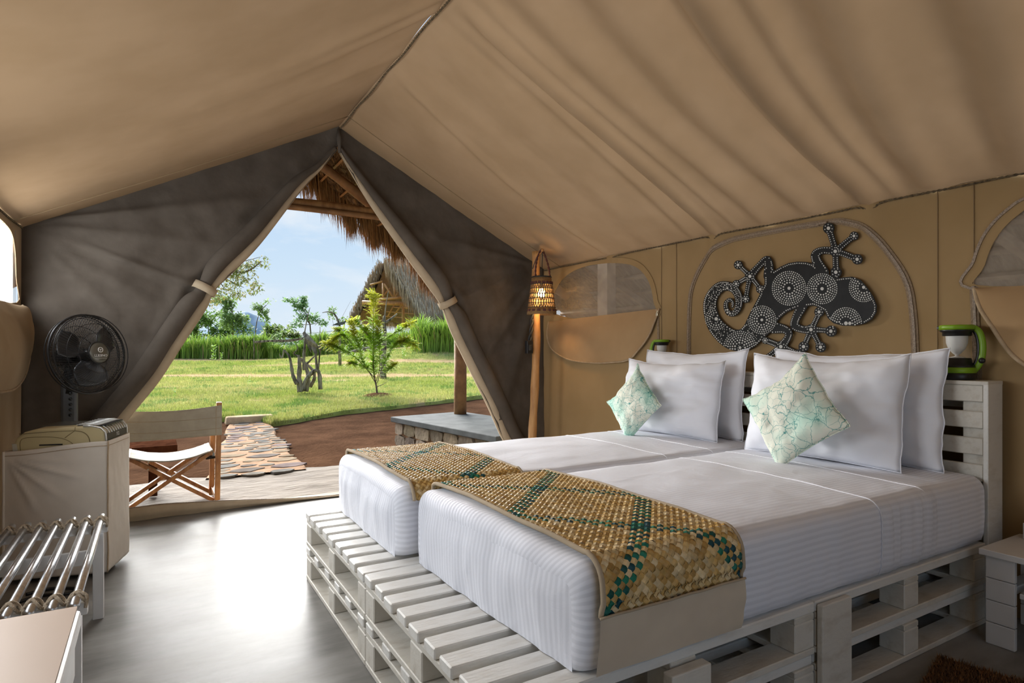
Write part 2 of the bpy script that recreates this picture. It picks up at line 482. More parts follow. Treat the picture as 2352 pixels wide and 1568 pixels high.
    def build(s, name, m, parent=None, smooth=False, bevel=0.0, fa=None, label=None):
        inv = WM[parent.name].inverted() if parent is not None and parent.name in WM else None
        me = s.mesh(name, m, smooth, inv, fa)
        o = bpy.data.objects.new(name, me)
        COL.objects.link(o)
        if parent is not None:
            o.parent = parent
            if parent.name in WM:
                WM[o.name] = WM[parent.name]
        if bevel:
            b = o.modifiers.new('bevel', 'BEVEL'); b.width = bevel; b.segments = 2; b.limit_method = 'ANGLE'
        if label: o['label'] = label
        return o

def thing(name, loc, label, cat, group=None, rz=0.0, kind=None):
    o = bpy.data.objects.new(name, None)
    o.empty_display_size = 0.05
    COL.objects.link(o)
    o.location = loc; o.rotation_euler = (0, 0, rz)
    WM[o.name] = Matrix.Translation(Vector(loc)) @ Matrix.Rotation(rz, 4, 'Z')
    tag(o, label, cat, group, kind)
    return o
def tag(o, label=None, cat=None, group=None, kind=None):
    if label: o['label'] = label
    if cat: o['category'] = cat
    if group: o['group'] = group
    if kind: o['kind'] = kind
    return o
def struct(o, label=None):
    o['kind'] = 'structure'
    if label: o['label'] = label
    return o
def stuff(o, label=None):
    o['kind'] = 'stuff'
    if label: o['label'] = label
    return o
def piece(name, me, loc, parent, rot=(0, 0, 0), scale=(1, 1, 1)):
    o = bpy.data.objects.new(name, me)
    COL.objects.link(o)
    o.parent = parent
    o.location = loc; o.rotation_euler = rot; o.scale = scale
    return o
def boxmesh(name, d, m, bev=0.004):
    bm = bmesh.new()
    bmesh.ops.create_cube(bm, size=1.0)
    for v in bm.verts:
        v.co = Vector((v.co.x * d[0], v.co.y * d[1], v.co.z * d[2]))
    if bev:
        bmesh.ops.bevel(bm, geom=list(bm.edges), offset=bev, segments=1, affect='EDGES')
    me = bpy.data.meshes.new(name); bm.to_mesh(me); bm.free()
    me.materials.append(m)
    return me
def text_mesh(name, body, size, m, M, parent, extr=0.0004):
    cu = bpy.data.curves.new(name, 'FONT'); cu.body = body; cu.size = size; cu.align_x = 'CENTER'; cu.align_y = 'CENTER'; cu.extrude = extr
    cu.resolution_u = 3
    tmp = bpy.data.objects.new(name + '_tmp', cu); COL.objects.link(tmp)
    dg = bpy.context.evaluated_depsgraph_get(); dg.update()
    me = bpy.data.meshes.new_from_object(tmp.evaluated_get(dg))
    bpy.data.objects.remove(tmp); bpy.data.curves.remove(cu)
    T = (WM[parent.name].inverted() if parent.name in WM else Matrix.Identity(4)) @ M
    me.transform(T)
    me.materials.clear(); me.materials.append(m)
    o = bpy.data.objects.new(name, me); COL.objects.link(o); o.parent = parent
    return o
def fbm(x, y, z=0.0, o=3):
    s = 0; a = 1
    for i in range(o):
        s += a * noise.noise(Vector((x, y, z))); x *= 2; y *= 2; z *= 2; a *= 0.5
    return s
def sm(t):
    t = max(0.0, min(1.0, t)); return t * t * (3 - 2 * t)
def lerp(a, b, t): return a + (b - a) * t
def smooth_path(pts, n=6, closed=False):
    P = [Vector(p) for p in pts]; out_ = []
    m = len(P)
    for i in range(m if closed else m - 1):
        if closed:
            p0, p1, p2, p3 = P[(i - 1) % m], P[i], P[(i + 1) % m], P[(i + 2) % m]
        else:
            p0 = P[max(i - 1, 0)]; p1 = P[i]; p2 = P[i + 1]; p3 = P[min(i + 2, m - 1)]
        for k in range(n):
            t = k / n
            out_.append(0.5 * ((2 * p1) + (p2 - p0) * t + (2 * p0 - 5 * p1 + 4 * p2 - p3) * t * t + (3 * p1 - p0 - 3 * p2 + p3) * t ** 3))
    if not closed: out_.append(P[-1])
    return out_
def inpoly(x, y, poly):
    r = False; j = len(poly) - 1
    for i in range(len(poly)):
        xi, yi = poly[i][0], poly[i][1]; xj, yj = poly[j][0], poly[j][1]
        if (yi > y) != (yj > y) and x < (xj - xi) * (y - yi) / (yj - yi) + xi:
            r = not r
        j = i
    return r

# ================================================================== TENT SHELL
RW, FY, BY = 3.25, 4.92, -1.2
RX, RZ, EZ = 1.28, 2.95, 1.94
# floor
b = MB()
b.box(((LW + RW) / 2, (BY + FY) / 2 + 0.02, -0.05), (RW - LW + 0.1, FY - BY + 0.1, 0.1))
struct(b.build('floor', M_FLOOR), 'polished grey cement floor inside the tent')

def gauss(y, c, w): return exp(-((y - c) / w) ** 2)
FOLDS = [(2.82, 2.74, 0.045, 0.034), (1.80, 1.70, 0.06, 0.050), (3.92, 3.75, 0.04, 0.012), (2.46, 2.36, 0.07, 0.020), (2.16, 2.0, 0.085, 0.026),
         (1.45, 1.25, 0.09, 0.036), (1.08, 0.85, 0.10, 0.034), (0.55, 0.4, 0.12, 0.055), (3.30, 3.2, 0.12, 0.010), (2.66, 2.6, 0.03, 0.010),
         (0.0, -0.1, 0.12, 0.05), (-0.5, -0.6, 0.12, 0.05), (1.63, 1.52, 0.035, 0.014), (2.98, 2.86, 0.05, 0.012)]
nR = Vector((RZ - EZ, 0, RW - RX)).normalized()
def roof_right(u, v):
    Y = lerp(BY, FY, u); s = v
    X = lerp(RX, RW, s); z = lerp(RZ, EZ, s)
    d = -0.05 * sin(pi * s) * (0.6 + 0.4 * sin(pi * u))
    fade = sm((FY - Y) / 0.7)
    for ce, cr_, w, a in FOLDS:
        c = lerp(cr_, ce, s) + 0.05 * sin(s * 4 + ce * 3)
        ww = w * lerp(1.25, 0.75, s)
        g = (Y - c) / ww
        d -= 1.5 * a * exp(-g * g) * (0.65 + 0.35 * sin(pi * s)) * sm(s / 0.12) * (1 if s < 0.985 else 0.5)
        d += 0.7 * a * exp(-(g - 1.7) ** 2) * sm(s / 0.12) * sm((1 - s) / 0.1)
    d += 0.010 * fbm(Y * 2.2 + s * 1.2, s * 1.1, 3.0) * fade + 0.003 * fbm(Y * 9, s * 2.5, 8.0) * sm(s / 0.1) * sm((1 - s) / 0.1)
    p = Vector((X, Y, z)) + nR * d * lerp(0.15, 1, fade)
    return p
b = MB(); b.grid(roof_right, 300, 70)
struct(b.build('ceiling', M_CEIL, smooth=True), 'brown canvas roof slope above the beds, hung in long folds')
nL = Vector((-(RZ - EZ), 0, RX - LW)).normalized()
def roof_left(u, v):
    Y = lerp(BY, FY, u); s = v
    X = lerp(RX, LW, s); z = lerp(RZ, EZ, s)
    d = -0.045 * sin(pi * s) * (0.6 + 0.4 * sin(pi * u))
    fade = sm((FY - Y) / 0.7)
    for c0, sk, w, a in ((2.95, 1.0, 0.05, 0.016), (2.75, 1.15, 0.06, 0.018), (3.5, 0.7, 0.06, 0.007), (1.9, 0.5, 0.14, 0.012), (0.6, 0.3, 0.2, 0.03)):
        c = c0 + sk * s * 0.8
        d -= a * gauss(Y, c, w * (1 + 2.2 * s)) * sm((0.75 - s) / 0.6)
    d += 0.007 * fbm(Y * 1.5 - s * 1.6, s * 1.5, 5.0)
    return Vector((X, Y, z)) + nL * d * lerp(0.15, 1, fade)
b = MB(); b.grid(roof_left, 220, 50, flip=True)
struct(b.build('ceiling', M_CEIL, smooth=True), 'smooth brown canvas roof slope on the left')

def twist_rope(b, pts, r):
    P = [Vector(p) for p in pts]
    # two strands twisted about the path
    L = 0.0; cum = [0.0]
    for i in range(1, len(P)):
        L += (P[i] - P[i - 1]).length; cum.append(L)
    n = max(8, int(L / 0.012))
    for ph in (0, pi):
        q = []
        for k in range(n + 1):
            t = L * k / n
            i = 0
            while i < len(cum) - 2 and cum[i + 1] < t: i += 1
            f = (t - cum[i]) / max(1e-6, cum[i + 1] - cum[i])
            p = P[i].lerp(P[i + 1], f)
            d = (P[i + 1] - P[i]).normalized()
            a = Vector((0, 0, 1)) if abs(d.z) < 0.9 else Vector((1, 0, 0))
            x = d.cross(a).normalized(); y = d.cross(x)
            an = ph + t / (r * 9) * 2 * pi
            q.append(p + x * cos(an) * r * 0.6 + y * sin(an) * r * 0.6)
        b.tube(q, r * 0.62, 5, cap=False)
b = MB()
ridge = [(RX, y, RZ - 0.018 - 0.012 * sin(y * 5.0) ** 2) for y in np.linspace(0.9, 4.86, 60)]
twist_rope(b, ridge, 0.006)
struct(b.build('trim_1', M_ROPE, smooth=True), 'dark twisted cord sewn along the tent ridge')
b = MB()
eave = []
for y in np.linspace(0.2, 4.9, 110):
    eave.append((RW - 0.014, y, EZ - 0.012 + 0.008 * fbm(y * 2, 0.3) - 0.03 * gauss(y, 2.84, 0.03) - 0.035 * gauss(y, 1.8, 0.035) - 0.02 * gauss(y, 3.9, 0.03)))
twist_rope(b, eave, 0.0055)
struct(b.build('trim_2', M_ROPE, smooth=True), 'dark twisted cord along the right eave')
b = MB()
twist_rope(b, [(LW + 0.012, y, EZ - 0.012 + 0.008 * sin(y * 4)) for y in np.linspace(1.2, 4.88, 60)], 0.0055)
struct(b.build('trim_3', M_ROPE, smooth=True), 'dark twisted cord along the left eave')
# sewn band close to the front gable
b = MB()
b.tube([roof_right(0.955, s) - nR * 0.002 for s in np.linspace(0.0, 1, 30)], 0.0035, 6)
b.tube([roof_left(0.957, s) - nL * 0.002 for s in np.linspace(0.0, 1, 30)], 0.0035, 6)
struct(b.build('trim_4', M_SEAM, smooth=True), 'sewn seam across the roof near the gable')

# ---- windows of the right wall (survey points on the wall plane)
def wpts(px, X=RW):
    return [(q.y, q.z) for q in (atX(x, y, X) for x, y in px)]
def yz_smooth(l, n=6, closed=True):
    return [(p.x, p.y) for p in smooth_path([Vector((a, c, 0)) for a, c in l], n, closed)]
W1 = yz_smooth(wpts([(1266, 720), (1272, 670), (1298, 630), (1345, 606), (1410, 598), (1462, 606), (1494, 640), (1507, 690), (1504, 725), (1380, 745)]))
W3 = yz_smooth([(1.33, 1.44), (1.315, 1.56), (1.27, 1.68), (1.19, 1.77), (1.08, 1.82), (0.75, 1.845), (0.42, 1.82), (0.28, 1.72), (0.22, 1.58), (0.22, 1.42), (0.8, 1.41)])
def wall_fold(Y, z):
    d = 0.004 * fbm(Y * 1.8, z * 1.2, 2.0)
    for c, w, a in ((4.62, 0.05, 0.014), (4.80, 0.04, 0.012), (3.30, 0.03, 0.006), (2.90, 0.05, 0.010)):
        d += a * gauss(Y + 0.05 * z, c, w) * sm((1.9 - z) / 0.5)
    for c in (2.84, 1.80, 3.9):
        d += 0.022 * gauss(Y, c, 0.05) * sm((z - 1.55) / 0.38)
    return d
def wall_grid(b, X, y0, y1, z0, z1, step, holes, side, disp):
    ny = int((y1 - y0) / step); nz_ = int((z1 - z0) / step)
    idx = {}
    for i in range(ny + 1):
        for j in range(nz_ + 1):
            Y = lerp(y0, y1, i / ny); z = lerp(z0, z1, j / nz_)
            idx[(i, j)] = len(b.v)
            b.v.append((X - side * disp(Y, z), Y, z))
    for i in range(ny):
        for j in range(nz_):
            Y = lerp(y0, y1, (i + 0.5) / ny); z = lerp(z0, z1, (j + 0.5) / nz_)
            if any(inpoly(Y, z, h) for h in holes):
                continue
            f = (idx[(i, j)], idx[(i + 1, j)], idx[(i + 1, j + 1)], idx[(i, j + 1)])
            b.f.append(f if side > 0 else f[::-1])
b = MB()
wall_grid(b, RW, BY, FY, 0, EZ, 0.025, [W1, W3], 1, wall_fold)
wr = struct(b.build('wall_right', M_WALL, smooth=True), 'tan canvas side wall behind the headboard')
WM['wall_right'] = Matrix.Identity(4)
# vertical sewn seams of the wall
for Yc in (1.485, 1.335, 3.33, 3.18):
    b = MB(); b.tube([(RW - 0.004 - wall_fold(Yc, z), Yc, z) for z in np.linspace(0.05, 1.93, 30)], 0.0022, 5)
    b.build('seam', M_SEAM, wr, smooth=True)

def ribbon(b, pts_yz, X, w, th, closed=False, disp=wall_fold, side=1):
    n = len(pts_yz)
    ring = []
    for i in range(n):
        a = pts_yz[(i - 1) % n] if closed or i > 0 else pts_yz[i]
        c = pts_yz[(i + 1) % n] if closed or i < n - 1 else pts_yz[i]
        tx, ty = c[0] - a[0], c[1] - a[1]
        l = sqrt(tx * tx + ty * ty) or 1
        nx, ny = -ty / l, tx / l
        Y, z = pts_yz[i]
        ring.append([(Y + nx * w / 2 * k, z + ny * w / 2 * k) for k in (-1, 1)])
    vs = []; fs = []
    for r in ring:
        for (Y, z) in r:
            x0 = X - side * (disp(Y, z) + 0.002)
            vs.append((x0, Y, z)); vs.append((x0 - side * th, Y, z))
    m = n if closed else n - 1
    for i in range(m):
        a = 4 * i; c = 4 * ((i + 1) % n)
        fs += [(a + 1, a + 3, c + 3, c + 1), (a, a + 1, c + 1, c), (a + 3, a + 2, c + 2, c + 3)]
    b.add(vs, fs)
# window_1
w1 = thing('window_1', (RW, 4.1, 1.1), 'mesh tent window with a drooping tan flap beside the pole lamp', None, kind='structure')
b = MB(); ribbon(b, W1, RW, 0.045, 0.004, True); b.build('frame', M_WALL, w1)
b = MB()
c_ = (np.mean([p[0] for p in W1]), np.mean([p[1] for p in W1]))
b.add([(RW + 0.004, p[0], p[1]) for p in W1] + [(RW + 0.004, c_[0], c_[1])], [(i, (i + 1) % len(W1), len(W1)) for i in range(len(W1))])
b.build('mesh_pane', M_MESH, w1)
FL1 = wpts([(1254, 738), (1252, 775), (1268, 806), (1305, 826), (1360, 833), (1400, 832), (1440, 826), (1465, 800), (1487, 765), (1507, 708)], RW - 0.05)
FL1s = yz_smooth(FL1, 6, False)
def flap_surface(b, curve, X, bulge, side=1):
    # curve runs from the left top corner round the hem to the right top corner; the straight line between closes it
    n = len(curve); m = 12
    A = Vector((curve[0][0], curve[0][1])); B = Vector((curve[-1][0], curve[-1][1]))
    vs = []
    for i in range(n):
        t = i / (n - 1)
        top = A.lerp(B, t)
        for j in range(m + 1):
            s = j / m
            p = top.lerp(Vector(curve[i]), s)
            out_ = bulge * (sin(pi * min(1, s * 0.9)) * 0.8 + 0.25 * s) * (0.35 + sin(pi * t)) * 0.8 + 0.012 + 0.006 * fbm(p.x * 5, p.y * 5)
            vs.append((X - side * out_, p.x, p.y))
    fs = []
    for i in range(n - 1):
        for j in range(m):
            a = i * (m + 1) + j
            fs.append((a, a + m + 1, a + m + 2, a + 1))
    b.add(vs, fs)
    return [vs[i * (m + 1) + m] for i in range(n)], [vs[i * (m + 1)] for i in range(n)]
b = MB(); hem, top = flap_surface(b, FL1s, RW, 0.05)
fl = b.build('window_flap', M_WINFLAP, w1, smooth=True)
b = MB(); b.tube(hem, 0.0075, 6); b.build('piping', M_PIPING, fl, smooth=True)
b = MB(); ribbon(b, wpts([(1507, 690), (1512, 730), (1513, 790), (1515, 900), (1517, 985)]), RW, 0.022, 0.004); b.build('zipper', M_ZIP, w1)
b = MB(); p = atX(1509, 718, RW - 0.02); b.box(p, (0.012, 0.02, 0.05)); b.build('zip_pull', M_BOLT, w1, bevel=0.003)
# window_2: the zipped panel that carries the cut-out
ZP = yz_smooth(wpts([(1583, 985), (1582, 800), (1584, 700), (1594, 648), (1625, 590), (1668, 556), (1745, 537), (1900, 511), (1950, 512), (1998, 530), (2050, 590), (2085, 650), (2098, 720), (2103, 810), (2105, 985)]), 6, False)
w2 = thing('window_2', (RW, 2.3, 1.0), 'closed arched window panel outlined by a brown zipper', None, kind='structure')
b = MB(); ribbon(b, ZP, RW, 0.036, 0.004); b.build('zipper_tape', M_ZIP, w2)
b = MB(); ribbon(b, ZP, RW, 0.013, 0.009); b.build('zipper_teeth', M_ZIPT, w2)
b = MB(); p = atX(1890, 512, RW - 0.018); b.box(p, (0.01, 0.05, 0.014)); b.box(p + Vector((0, 0.05, -0.004)), (0.006, 0.05, 0.012)); b.build('zip_pull', M_ZIPT, w2, bevel=0.002)
# window_3 at the right edge
w3 = thing('window_3', (RW, 0.8, 1.1), 'mesh tent window with sagging flap at the right edge', None, kind='structure')
b = MB(); ribbon(b, W3, RW, 0.05, 0.004, True); b.build('frame', M_WALL, w3)
b = MB(); ribbon(b, [(p[0] + (0.02 if p[0] > 0.8 else -0.02), p[1] + 0.012) for p in W3], RW, 0.012, 0.009, True); b.build('zipper_teeth', M_ZIPT, w3)
b = MB(); c_ = (0.8, 1.6)
b.add([(RW + 0.004, p[0], p[1]) for p in W3] + [(RW + 0.004, c_[0], c_[1])], [(i, (i + 1) % len(W3), len(W3)) for i in range(len(W3))])
b.build('mesh_pane', M_MESH, w3)
FL3 = yz_smooth([(1.325, 1.45), (1.30, 1.36), (1.25, 1.27), (1.17, 1.14), (1.05, 1.06), (0.85, 1.02), (0.55, 1.04), (0.35, 1.14), (0.25, 1.28), (0.22, 1.42)], 6, False)
b = MB(); hem, top = flap_surface(b, FL3, RW, 0.06)
fl = b.build('window_flap', M_WINFLAP, w3, smooth=True)
b = MB(); b.tube(hem, 0.010, 6); b.build('piping', M_PIPING, fl, smooth=True)
b = MB(); ribbon(b, [(1.335, 1.46), (1.325, 1.2), (1.318, 0.95), (1.315, 0.7)], RW, 0.034, 0.004); b.build('zipper_tape', M_ZIP, w3)
b = MB(); ribbon(b, [(1.335, 1.46), (1.325, 1.2), (1.318, 0.95), (1.315, 0.7)], RW, 0.012, 0.009); b.build('zipper_teeth', M_ZIPT, w3)

# ---- left wall with three window openings
W4 = yz_smooth([(4.735, 1.43), (4.735, 1.62), (4.70, 1.78), (4.60, 1.87), (4.40, 1.90), (4.0, 1.90), (3.6, 1.88), (3.42, 1.78), (3.36, 1.60), (3.36, 1.42)], 5)
W5 = [(3.0, 0.95), (3.0, 1.84), (1.6, 1.84), (1.6, 0.95)]  # unseen opening added for the fill lamp outside it
b = MB()
wall_grid(b, LW, BY, FY, 0, EZ, 0.03, [W4, W5], -1, lambda Y, z: 0.004 * fbm(Y * 1.8, z * 1.2, 7.0) + 0.01 * gauss(Y, 4.8, 0.04))
struct(b.build('wall_left', M_WALLL, smooth=True), 'beige canvas wall on the left with window openings')
w4 = thing('window_4', (LW, 4.1, 1.0), 'bright ribbed mesh window at the left edge', None, kind='structure')
b = MB(); ribbon(b, W4, LW, 0.05, 0.004, True, lambda Y, z: 0.0, -1); b.build('frame', M_WALLL, w4)
b = MB()
b.grid(lambda u, v: Vector((LW - 0.01 + 0.012 * sin(u * 90), lerp(3.37, 4.73, u), lerp(1.42, 1.89, v))), 160, 3)
b.build('mesh_pane', M_MESHL, w4, smooth=True)
w5 = thing('window_5', (LW, 2.3, 0.95), 'unseen window in the left wall, opened to admit fill light', None, kind='structure')
b = MB(); ribbon(b, W5, LW, 0.06, 0.006, True, lambda Y, z: 0.0, -1); b.build('frame', M_WALLL, w5)
FL4 = yz_smooth([(4.78, 1.44), (4.84, 1.40), (4.84, 1.25), (4.72, 1.08), (4.45, 0.98), (4.1, 0.95), (3.7, 0.99), (3.45, 1.15), (3.36, 1.42)], 6, False)
b = MB(); hem, top = flap_surface(b, FL4, LW, 0.10, -1)
fl = b.build('window_flap', M_WALLL, w4, smooth=True)
b = MB(); b.tube(hem, 0.008, 6); b.build('piping', M_PIPING, fl, smooth=True)
# ---- rear wall behind the camera, unseen doorway opened to let in fill light
b = MB()
b.quad((LW, BY, 0), (0.0, BY, 0), (0.0, BY, EZ), (LW, BY, EZ))
b.quad((1.9, BY, 0), (RW, BY, 0), (RW, BY, EZ), (1.9, BY, EZ))
b.add([(LW, BY, EZ), (0, BY, EZ), (0, BY, 2.15), (1.9, BY, 2.15), (1.9, BY, EZ), (RW, BY, EZ), (RX, BY, RZ)], [(0, 1, 2, 6), (2, 3, 6), (3, 4, 5, 6)])
struct(b.build('wall_back', M_WALL), 'canvas rear gable with doorway opened for fill light')

# ---- front gable flaps
def flap(name, edge_px, floor_pts, cornerX, label, sgn, strap_px):
    root = thing(name, (cornerX, FY, 0), label, None, kind='structure')
    E = [atY(x, y, FY) for x, y in edge_px] + [Vector((x, FY, z)) for x, z in floor_pts]
    E = smooth_path(E, 8)
    n = len(E) - 1
    A = Vector((RX, FY, RZ + 0.03)); C = Vector((cornerX + 0.03 * sgn, FY, EZ + 0.03)); F = Vector((cornerX + 0.03 * sgn, FY, 0))
    def opp(t):
        return A.lerp(C, t / 0.5) if t < 0.5 else C.lerp(F, (t - 0.5) / 0.5)
    SP = atY(*strap_px, FY)
    def fn(u, v):
        k = v * n; i = min(int(k), n - 1)
        e_ = E[i].lerp(E[i + 1], k - i)
        p = opp(v).lerp(e_, u)
        # tension folds between the strap and the top corner, gathers near the roll
        ax = (SP - C); L = ax.length; ax.normalize()
        r = p - C; al = r.dot(ax); pe = (r - ax * al).length * (1 if (r.x * ax.z - r.z * ax.x) > 0 else -1)
        d = 0.0
        ang = atan2(pe, max(al, 0.05))
        for a0, w, am in ((0.0, 0.035, 0.03), (0.25, 0.05, 0.014), (-0.3, 0.06, 0.018), (-0.55, 0.05, 0.03), (-0.85, 0.07, 0.035), (0.5, 0.05, 0.02)):
            d += am * exp(-((ang - a0 * 1.0) / w) ** 2) * sm(al / 0.25) * sm((1 - u) / 0.1)
        d += 0.030 * fbm(p.x * 1.6, p.z * 1.6, 4.0) * sm(u / 0.15) + 0.012 * fbm(p.x * 5, p.z * 4, 9.0)
        d += 0.02 * exp(-((u - 0.82) / 0.05) ** 2) - 0.02 * exp(-((u - 0.90) / 0.04) ** 2)
        return Vector((p.x, p.y - d * sm(u / 0.05 + 0.1) - 0.012 * sm(u / 0.05), p.z))
    b = MB(); b.grid(fn, 60, 110, flip=(sgn < 0))
    b.build('flap_cloth', M_FLAP, root, smooth=True)
    # roll of cloth and the beige outer edge
    roll = []; rr = []; edge = []; er = []
    for i, p in enumerate(E):
        t = i / n
        dirv = (E[min(i + 1, n)] - E[max(i - 1, 0)]).normalized()
        nrm = Vector((dirv.z, 0, -dirv.x)) * (-sgn)
        # nrm points to the cloth side
        if (opp(t) - p).dot(nrm) < 0: nrm = -nrm
        w = 0.012 + 0.048 * sm(t / 0.35)
        pin = exp(-((p - SP).length / 0.10) ** 2)
        w *= 1 - 0.35 * pin
        roll.append(p + nrm * (w * 1.95) + Vector((0, -0.02 - w * 0.4, 0))); rr.append(w * (1 + 0.10 * fbm(t * 9, 1.0)))
        edge.append(p + nrm * w * 0.72 + Vector((0, 0.0, 0))); er.append(w * 0.78)
    b = MB(); b.tube(roll, rr, 14); b.build('flap_roll', M_FLAP, root, smooth=True)
    b = MB(); b.tube(edge, er, 12); b.build('flap_edge', M_FLAPEDGE, root, smooth=True)
    # strap round the roll
    i0 = min(range(n + 1), key=lambda i: (E[i] - SP).length)
    dirv = (E[min(i0 + 2, n)] - E[max(i0 - 2, 0)]).normalized()
    nrm = Vector((dirv.z, 0, -dirv.x))
    if (opp(i0 / n) - E[i0]).dot(nrm) < 0: nrm = -nrm
    c = E[i0] + nrm * 0.060 + Vector((0, -0.022, 0))
    b = MB(); vs = []; fs = []
    for s_ in (-0.028, 0.028):
        for k in range(20):
            an = 2 * pi * k / 20
            vs.append(c + nrm * (0.082 * cos(an)) + Vector((0, 0.076 * sin(an), 0)) + dirv * s_)
    for k in range(20):
        fs.append((k, (k + 1) % 20, 20 + (k + 1) % 20, 20 + k))
    b.add(vs, fs)
    o = b.build('strap', M_FLAPEDGE, root, smooth=True)
    so = o.modifiers.new('solid', 'SOLIDIFY'); so.thickness = 0.004
    return root
flap('door_1', [(774, 345), (735, 392), (690, 440), (600, 557), (535, 625), (492, 668), (474, 708), (420, 790), (365, 875), (300, 955)],
     [(-0.33, 0.42), (-0.40, 0.0)], LW + 0.012, 'grey-brown door flap rolled back on the left of the doorway', -1, (490, 672))
flap('door_2', [(776, 345), (800, 388), (850, 470), (930, 585), (985, 660), (1013, 702), (1040, 770), (1080, 852), (1120, 932), (1150, 1000)],
     [(2.90, 0.18), (2.98, 0.0)], RW - 0.012, 'grey-brown door flap rolled back beside the lamp pole', 1, (1015, 700))
# gather of cloth and zip pull at the peak
b = MB()
b.tube([(RX, FY - 0.02, RZ - 0.02), (RX, FY - 0.03, RZ - 0.10), (RX + 0.005, FY - 0.02, RZ - 0.21)], [0.012, 0.022, 0.010], 8)
struct(b.build('trim_5', M_FLAP, smooth=True), 'gathered cloth at the peak of the doorway')
# threshold strip of canvas
b = MB()
def sill(u, v):
    X = lerp(-0.45, 3.0, u)
    h = 0.075 * sm((1.25 - X) / 1.3) + 0.012
    y = FY - 0.03 + 0.025 * sin(X * 3) * 0.4
    prof = [(0.02, 0.0), (0.0, h * 0.5), (0.01, h), (0.04, h * 1.05), (0.07, h * 0.6), (0.10, 0.008), (0.16, 0.004)]
    k = v * (len(prof) - 1); i = min(int(k), len(prof) - 2); f = k - i
    return Vector((X, y - 0.03 + lerp(prof[i][0], prof[i + 1][0], f), 0.002 + lerp(prof[i][1], prof[i + 1][1], f) + 0.003 * fbm(X * 6, v * 3)))
b.grid(sill, 90, 18)
struct(b.build('trim_6', M_FLAPEDGE, smooth=True), 'beige canvas threshold strip across the doorway')
b = MB(); b.tube([sill(u, 0.45) + Vector((0, -0.004, 0)) for u in np.linspace(0, 1, 60)], 0.005, 6)
struct(b.build('trim_7', M_ZIPT, smooth=True), 'zipper teeth along the threshold strip')

# ================================================================== BED BASE (pallets), HEADBOARD
PX0, PX1, PX2 = 0.672, 1.872, 3.072
PY0, PY1, PY2 = 1.215, 2.215, 3.215
LV = 0.172
SLAT_W, SLAT_H = 0.078, 0.034
PLEN = 1.2
me_slat = boxmesh('slat', (PLEN - 0.004, SLAT_W, SLAT_H), M_PALT, 0.004)
me_rail = boxmesh('cross_board', (0.10, 0.992, 0.022), M_PAL, 0.003)
me_block = boxmesh('block', (0.10, 0.095, 0.092), M_PAL, 0.004)
me_runb = boxmesh('base_board_long', (PLEN - 0.006, 0.095, 0.022), M_PAL, 0.003)
def pallet(x0, y0, z0, upper, label):
    r = thing('pallet', (x0, y0, z0), label, 'pallet', 'white pallets under the beds')
    rnd = random.Random(int(x0 * 100 + y0 * 1000 + z0 * 7777))
    for y in (0.0495, 0.5, 0.9505):
        piece('base_board', me_runb, (PLEN / 2, y, 0.011), r)
    for x in (0.052, PLEN - 0.052):
        piece('base_cross_board', me_rail, (x, 0.5, 0.0115), r, scale=(1, 0.998, 0.98))
    for x in (0.054, PLEN / 2, PLEN - 0.054):
        for y in (0.051, 0.5, 0.949):
            piece('block', me_block, (x, y, 0.022 + 0.046), r)
        piece('cross_board', me_rail, (x, 0.5, 0.114 + 0.011), r)
    ns = 9 if upper else 6
    for k in range(ns):
        y = 0.042 + (1 - 0.084) * k / (ns - 1)
        if not upper:
            y = 0.05 + 0.9 * k / (ns - 1)
        piece('slat', me_slat, (PLEN / 2 - (0.004 if upper else 0) + rnd.uniform(-0.004, 0.004), y, 0.136 + SLAT_H / 2), r,
              rot=(0, 0, rnd.uniform(-0.0025, 0.0025)))
    return r
for iz, (z0, up, lay) in enumerate(((0.0, False, 'lower'), (LV, True, 'upper'))):
    for x0, e_ in ((PX0, 'foot'), (PX1, 'headboard')):
        for y0, s_ in ((PY0, 'beige rug side'), (PY1, 'doorway side')):
            pallet(x0, y0, z0, up, 'white-painted wooden pallet, %s layer, %s end of bed base, %s' % (lay, e_, s_))
# cover plates where the two near pallets meet
b = MB(); b.box((1.955, PY0 - 0.012, 0.19), (0.165, 0.022, 0.292))
tag(b.build('joining_plate', M_PAL, bevel=0.004), 'upright white board joining the pallets on the near side of the bed', 'board')
for X in (1.262,):
    b = MB(); b.box((X, PY0 - 0.02, 0.175), (0.15, 0.036, 0.25))
    tag(b.build('support_post', M_PAL, bevel=0.004), 'short white post against the near bed side below the beige runner hem', 'board')
# headboard: pallets stood upright
hb = thing('headboard', (3.09, 2.27, 0), 'white-painted slatted pallet headboard standing behind the pillows', 'headboard')
HZ1 = 1.015
me_hs = boxmesh('headboard_slat', (0.022, 2.13, 0.074), M_PAL, 0.004)
for k in range(9):
    piece('slat', me_hs, (0.011 + 0.0, 0.03, HZ1 - 0.037 - k * 0.1155), hb)
for y, w in ((1.275, 0.095), (2.25, 0.10), (3.27, 0.095), (1.76, 0.09), (2.76, 0.09)):
    b = MB(); b.box((3.09 + 0.022 + 0.045, y, HZ1 / 2 - 0.004), (0.088, w, HZ1 - 0.008)); b.build('upright', M_PAL, hb, bevel=0.004)
b = MB(); b.box((3.212, 2.27, HZ1 - 0.055), (0.022, 2.06, 0.11)); b.box((3.212, 2.27, 0.5), (0.022, 2.06, 0.10)); b.box((3.212, 2.27, 0.06), (0.022, 2.06, 0.10))
b.build('back_board', M_PAL, hb, bevel=0.004)
b = MB(); b.box((3.151, 1.224, HZ1 / 2 + 0.002), (0.135, 0.02, HZ1 + 0.004)); b.build('end_panel', M_PALT, hb, bevel=0.003)
b = MB(); b.box((3.155, 2.27, HZ1 + 0.008), (0.14, 2.11, 0.018)); b.build('top_board', M_PAL, hb, bevel=0.003)
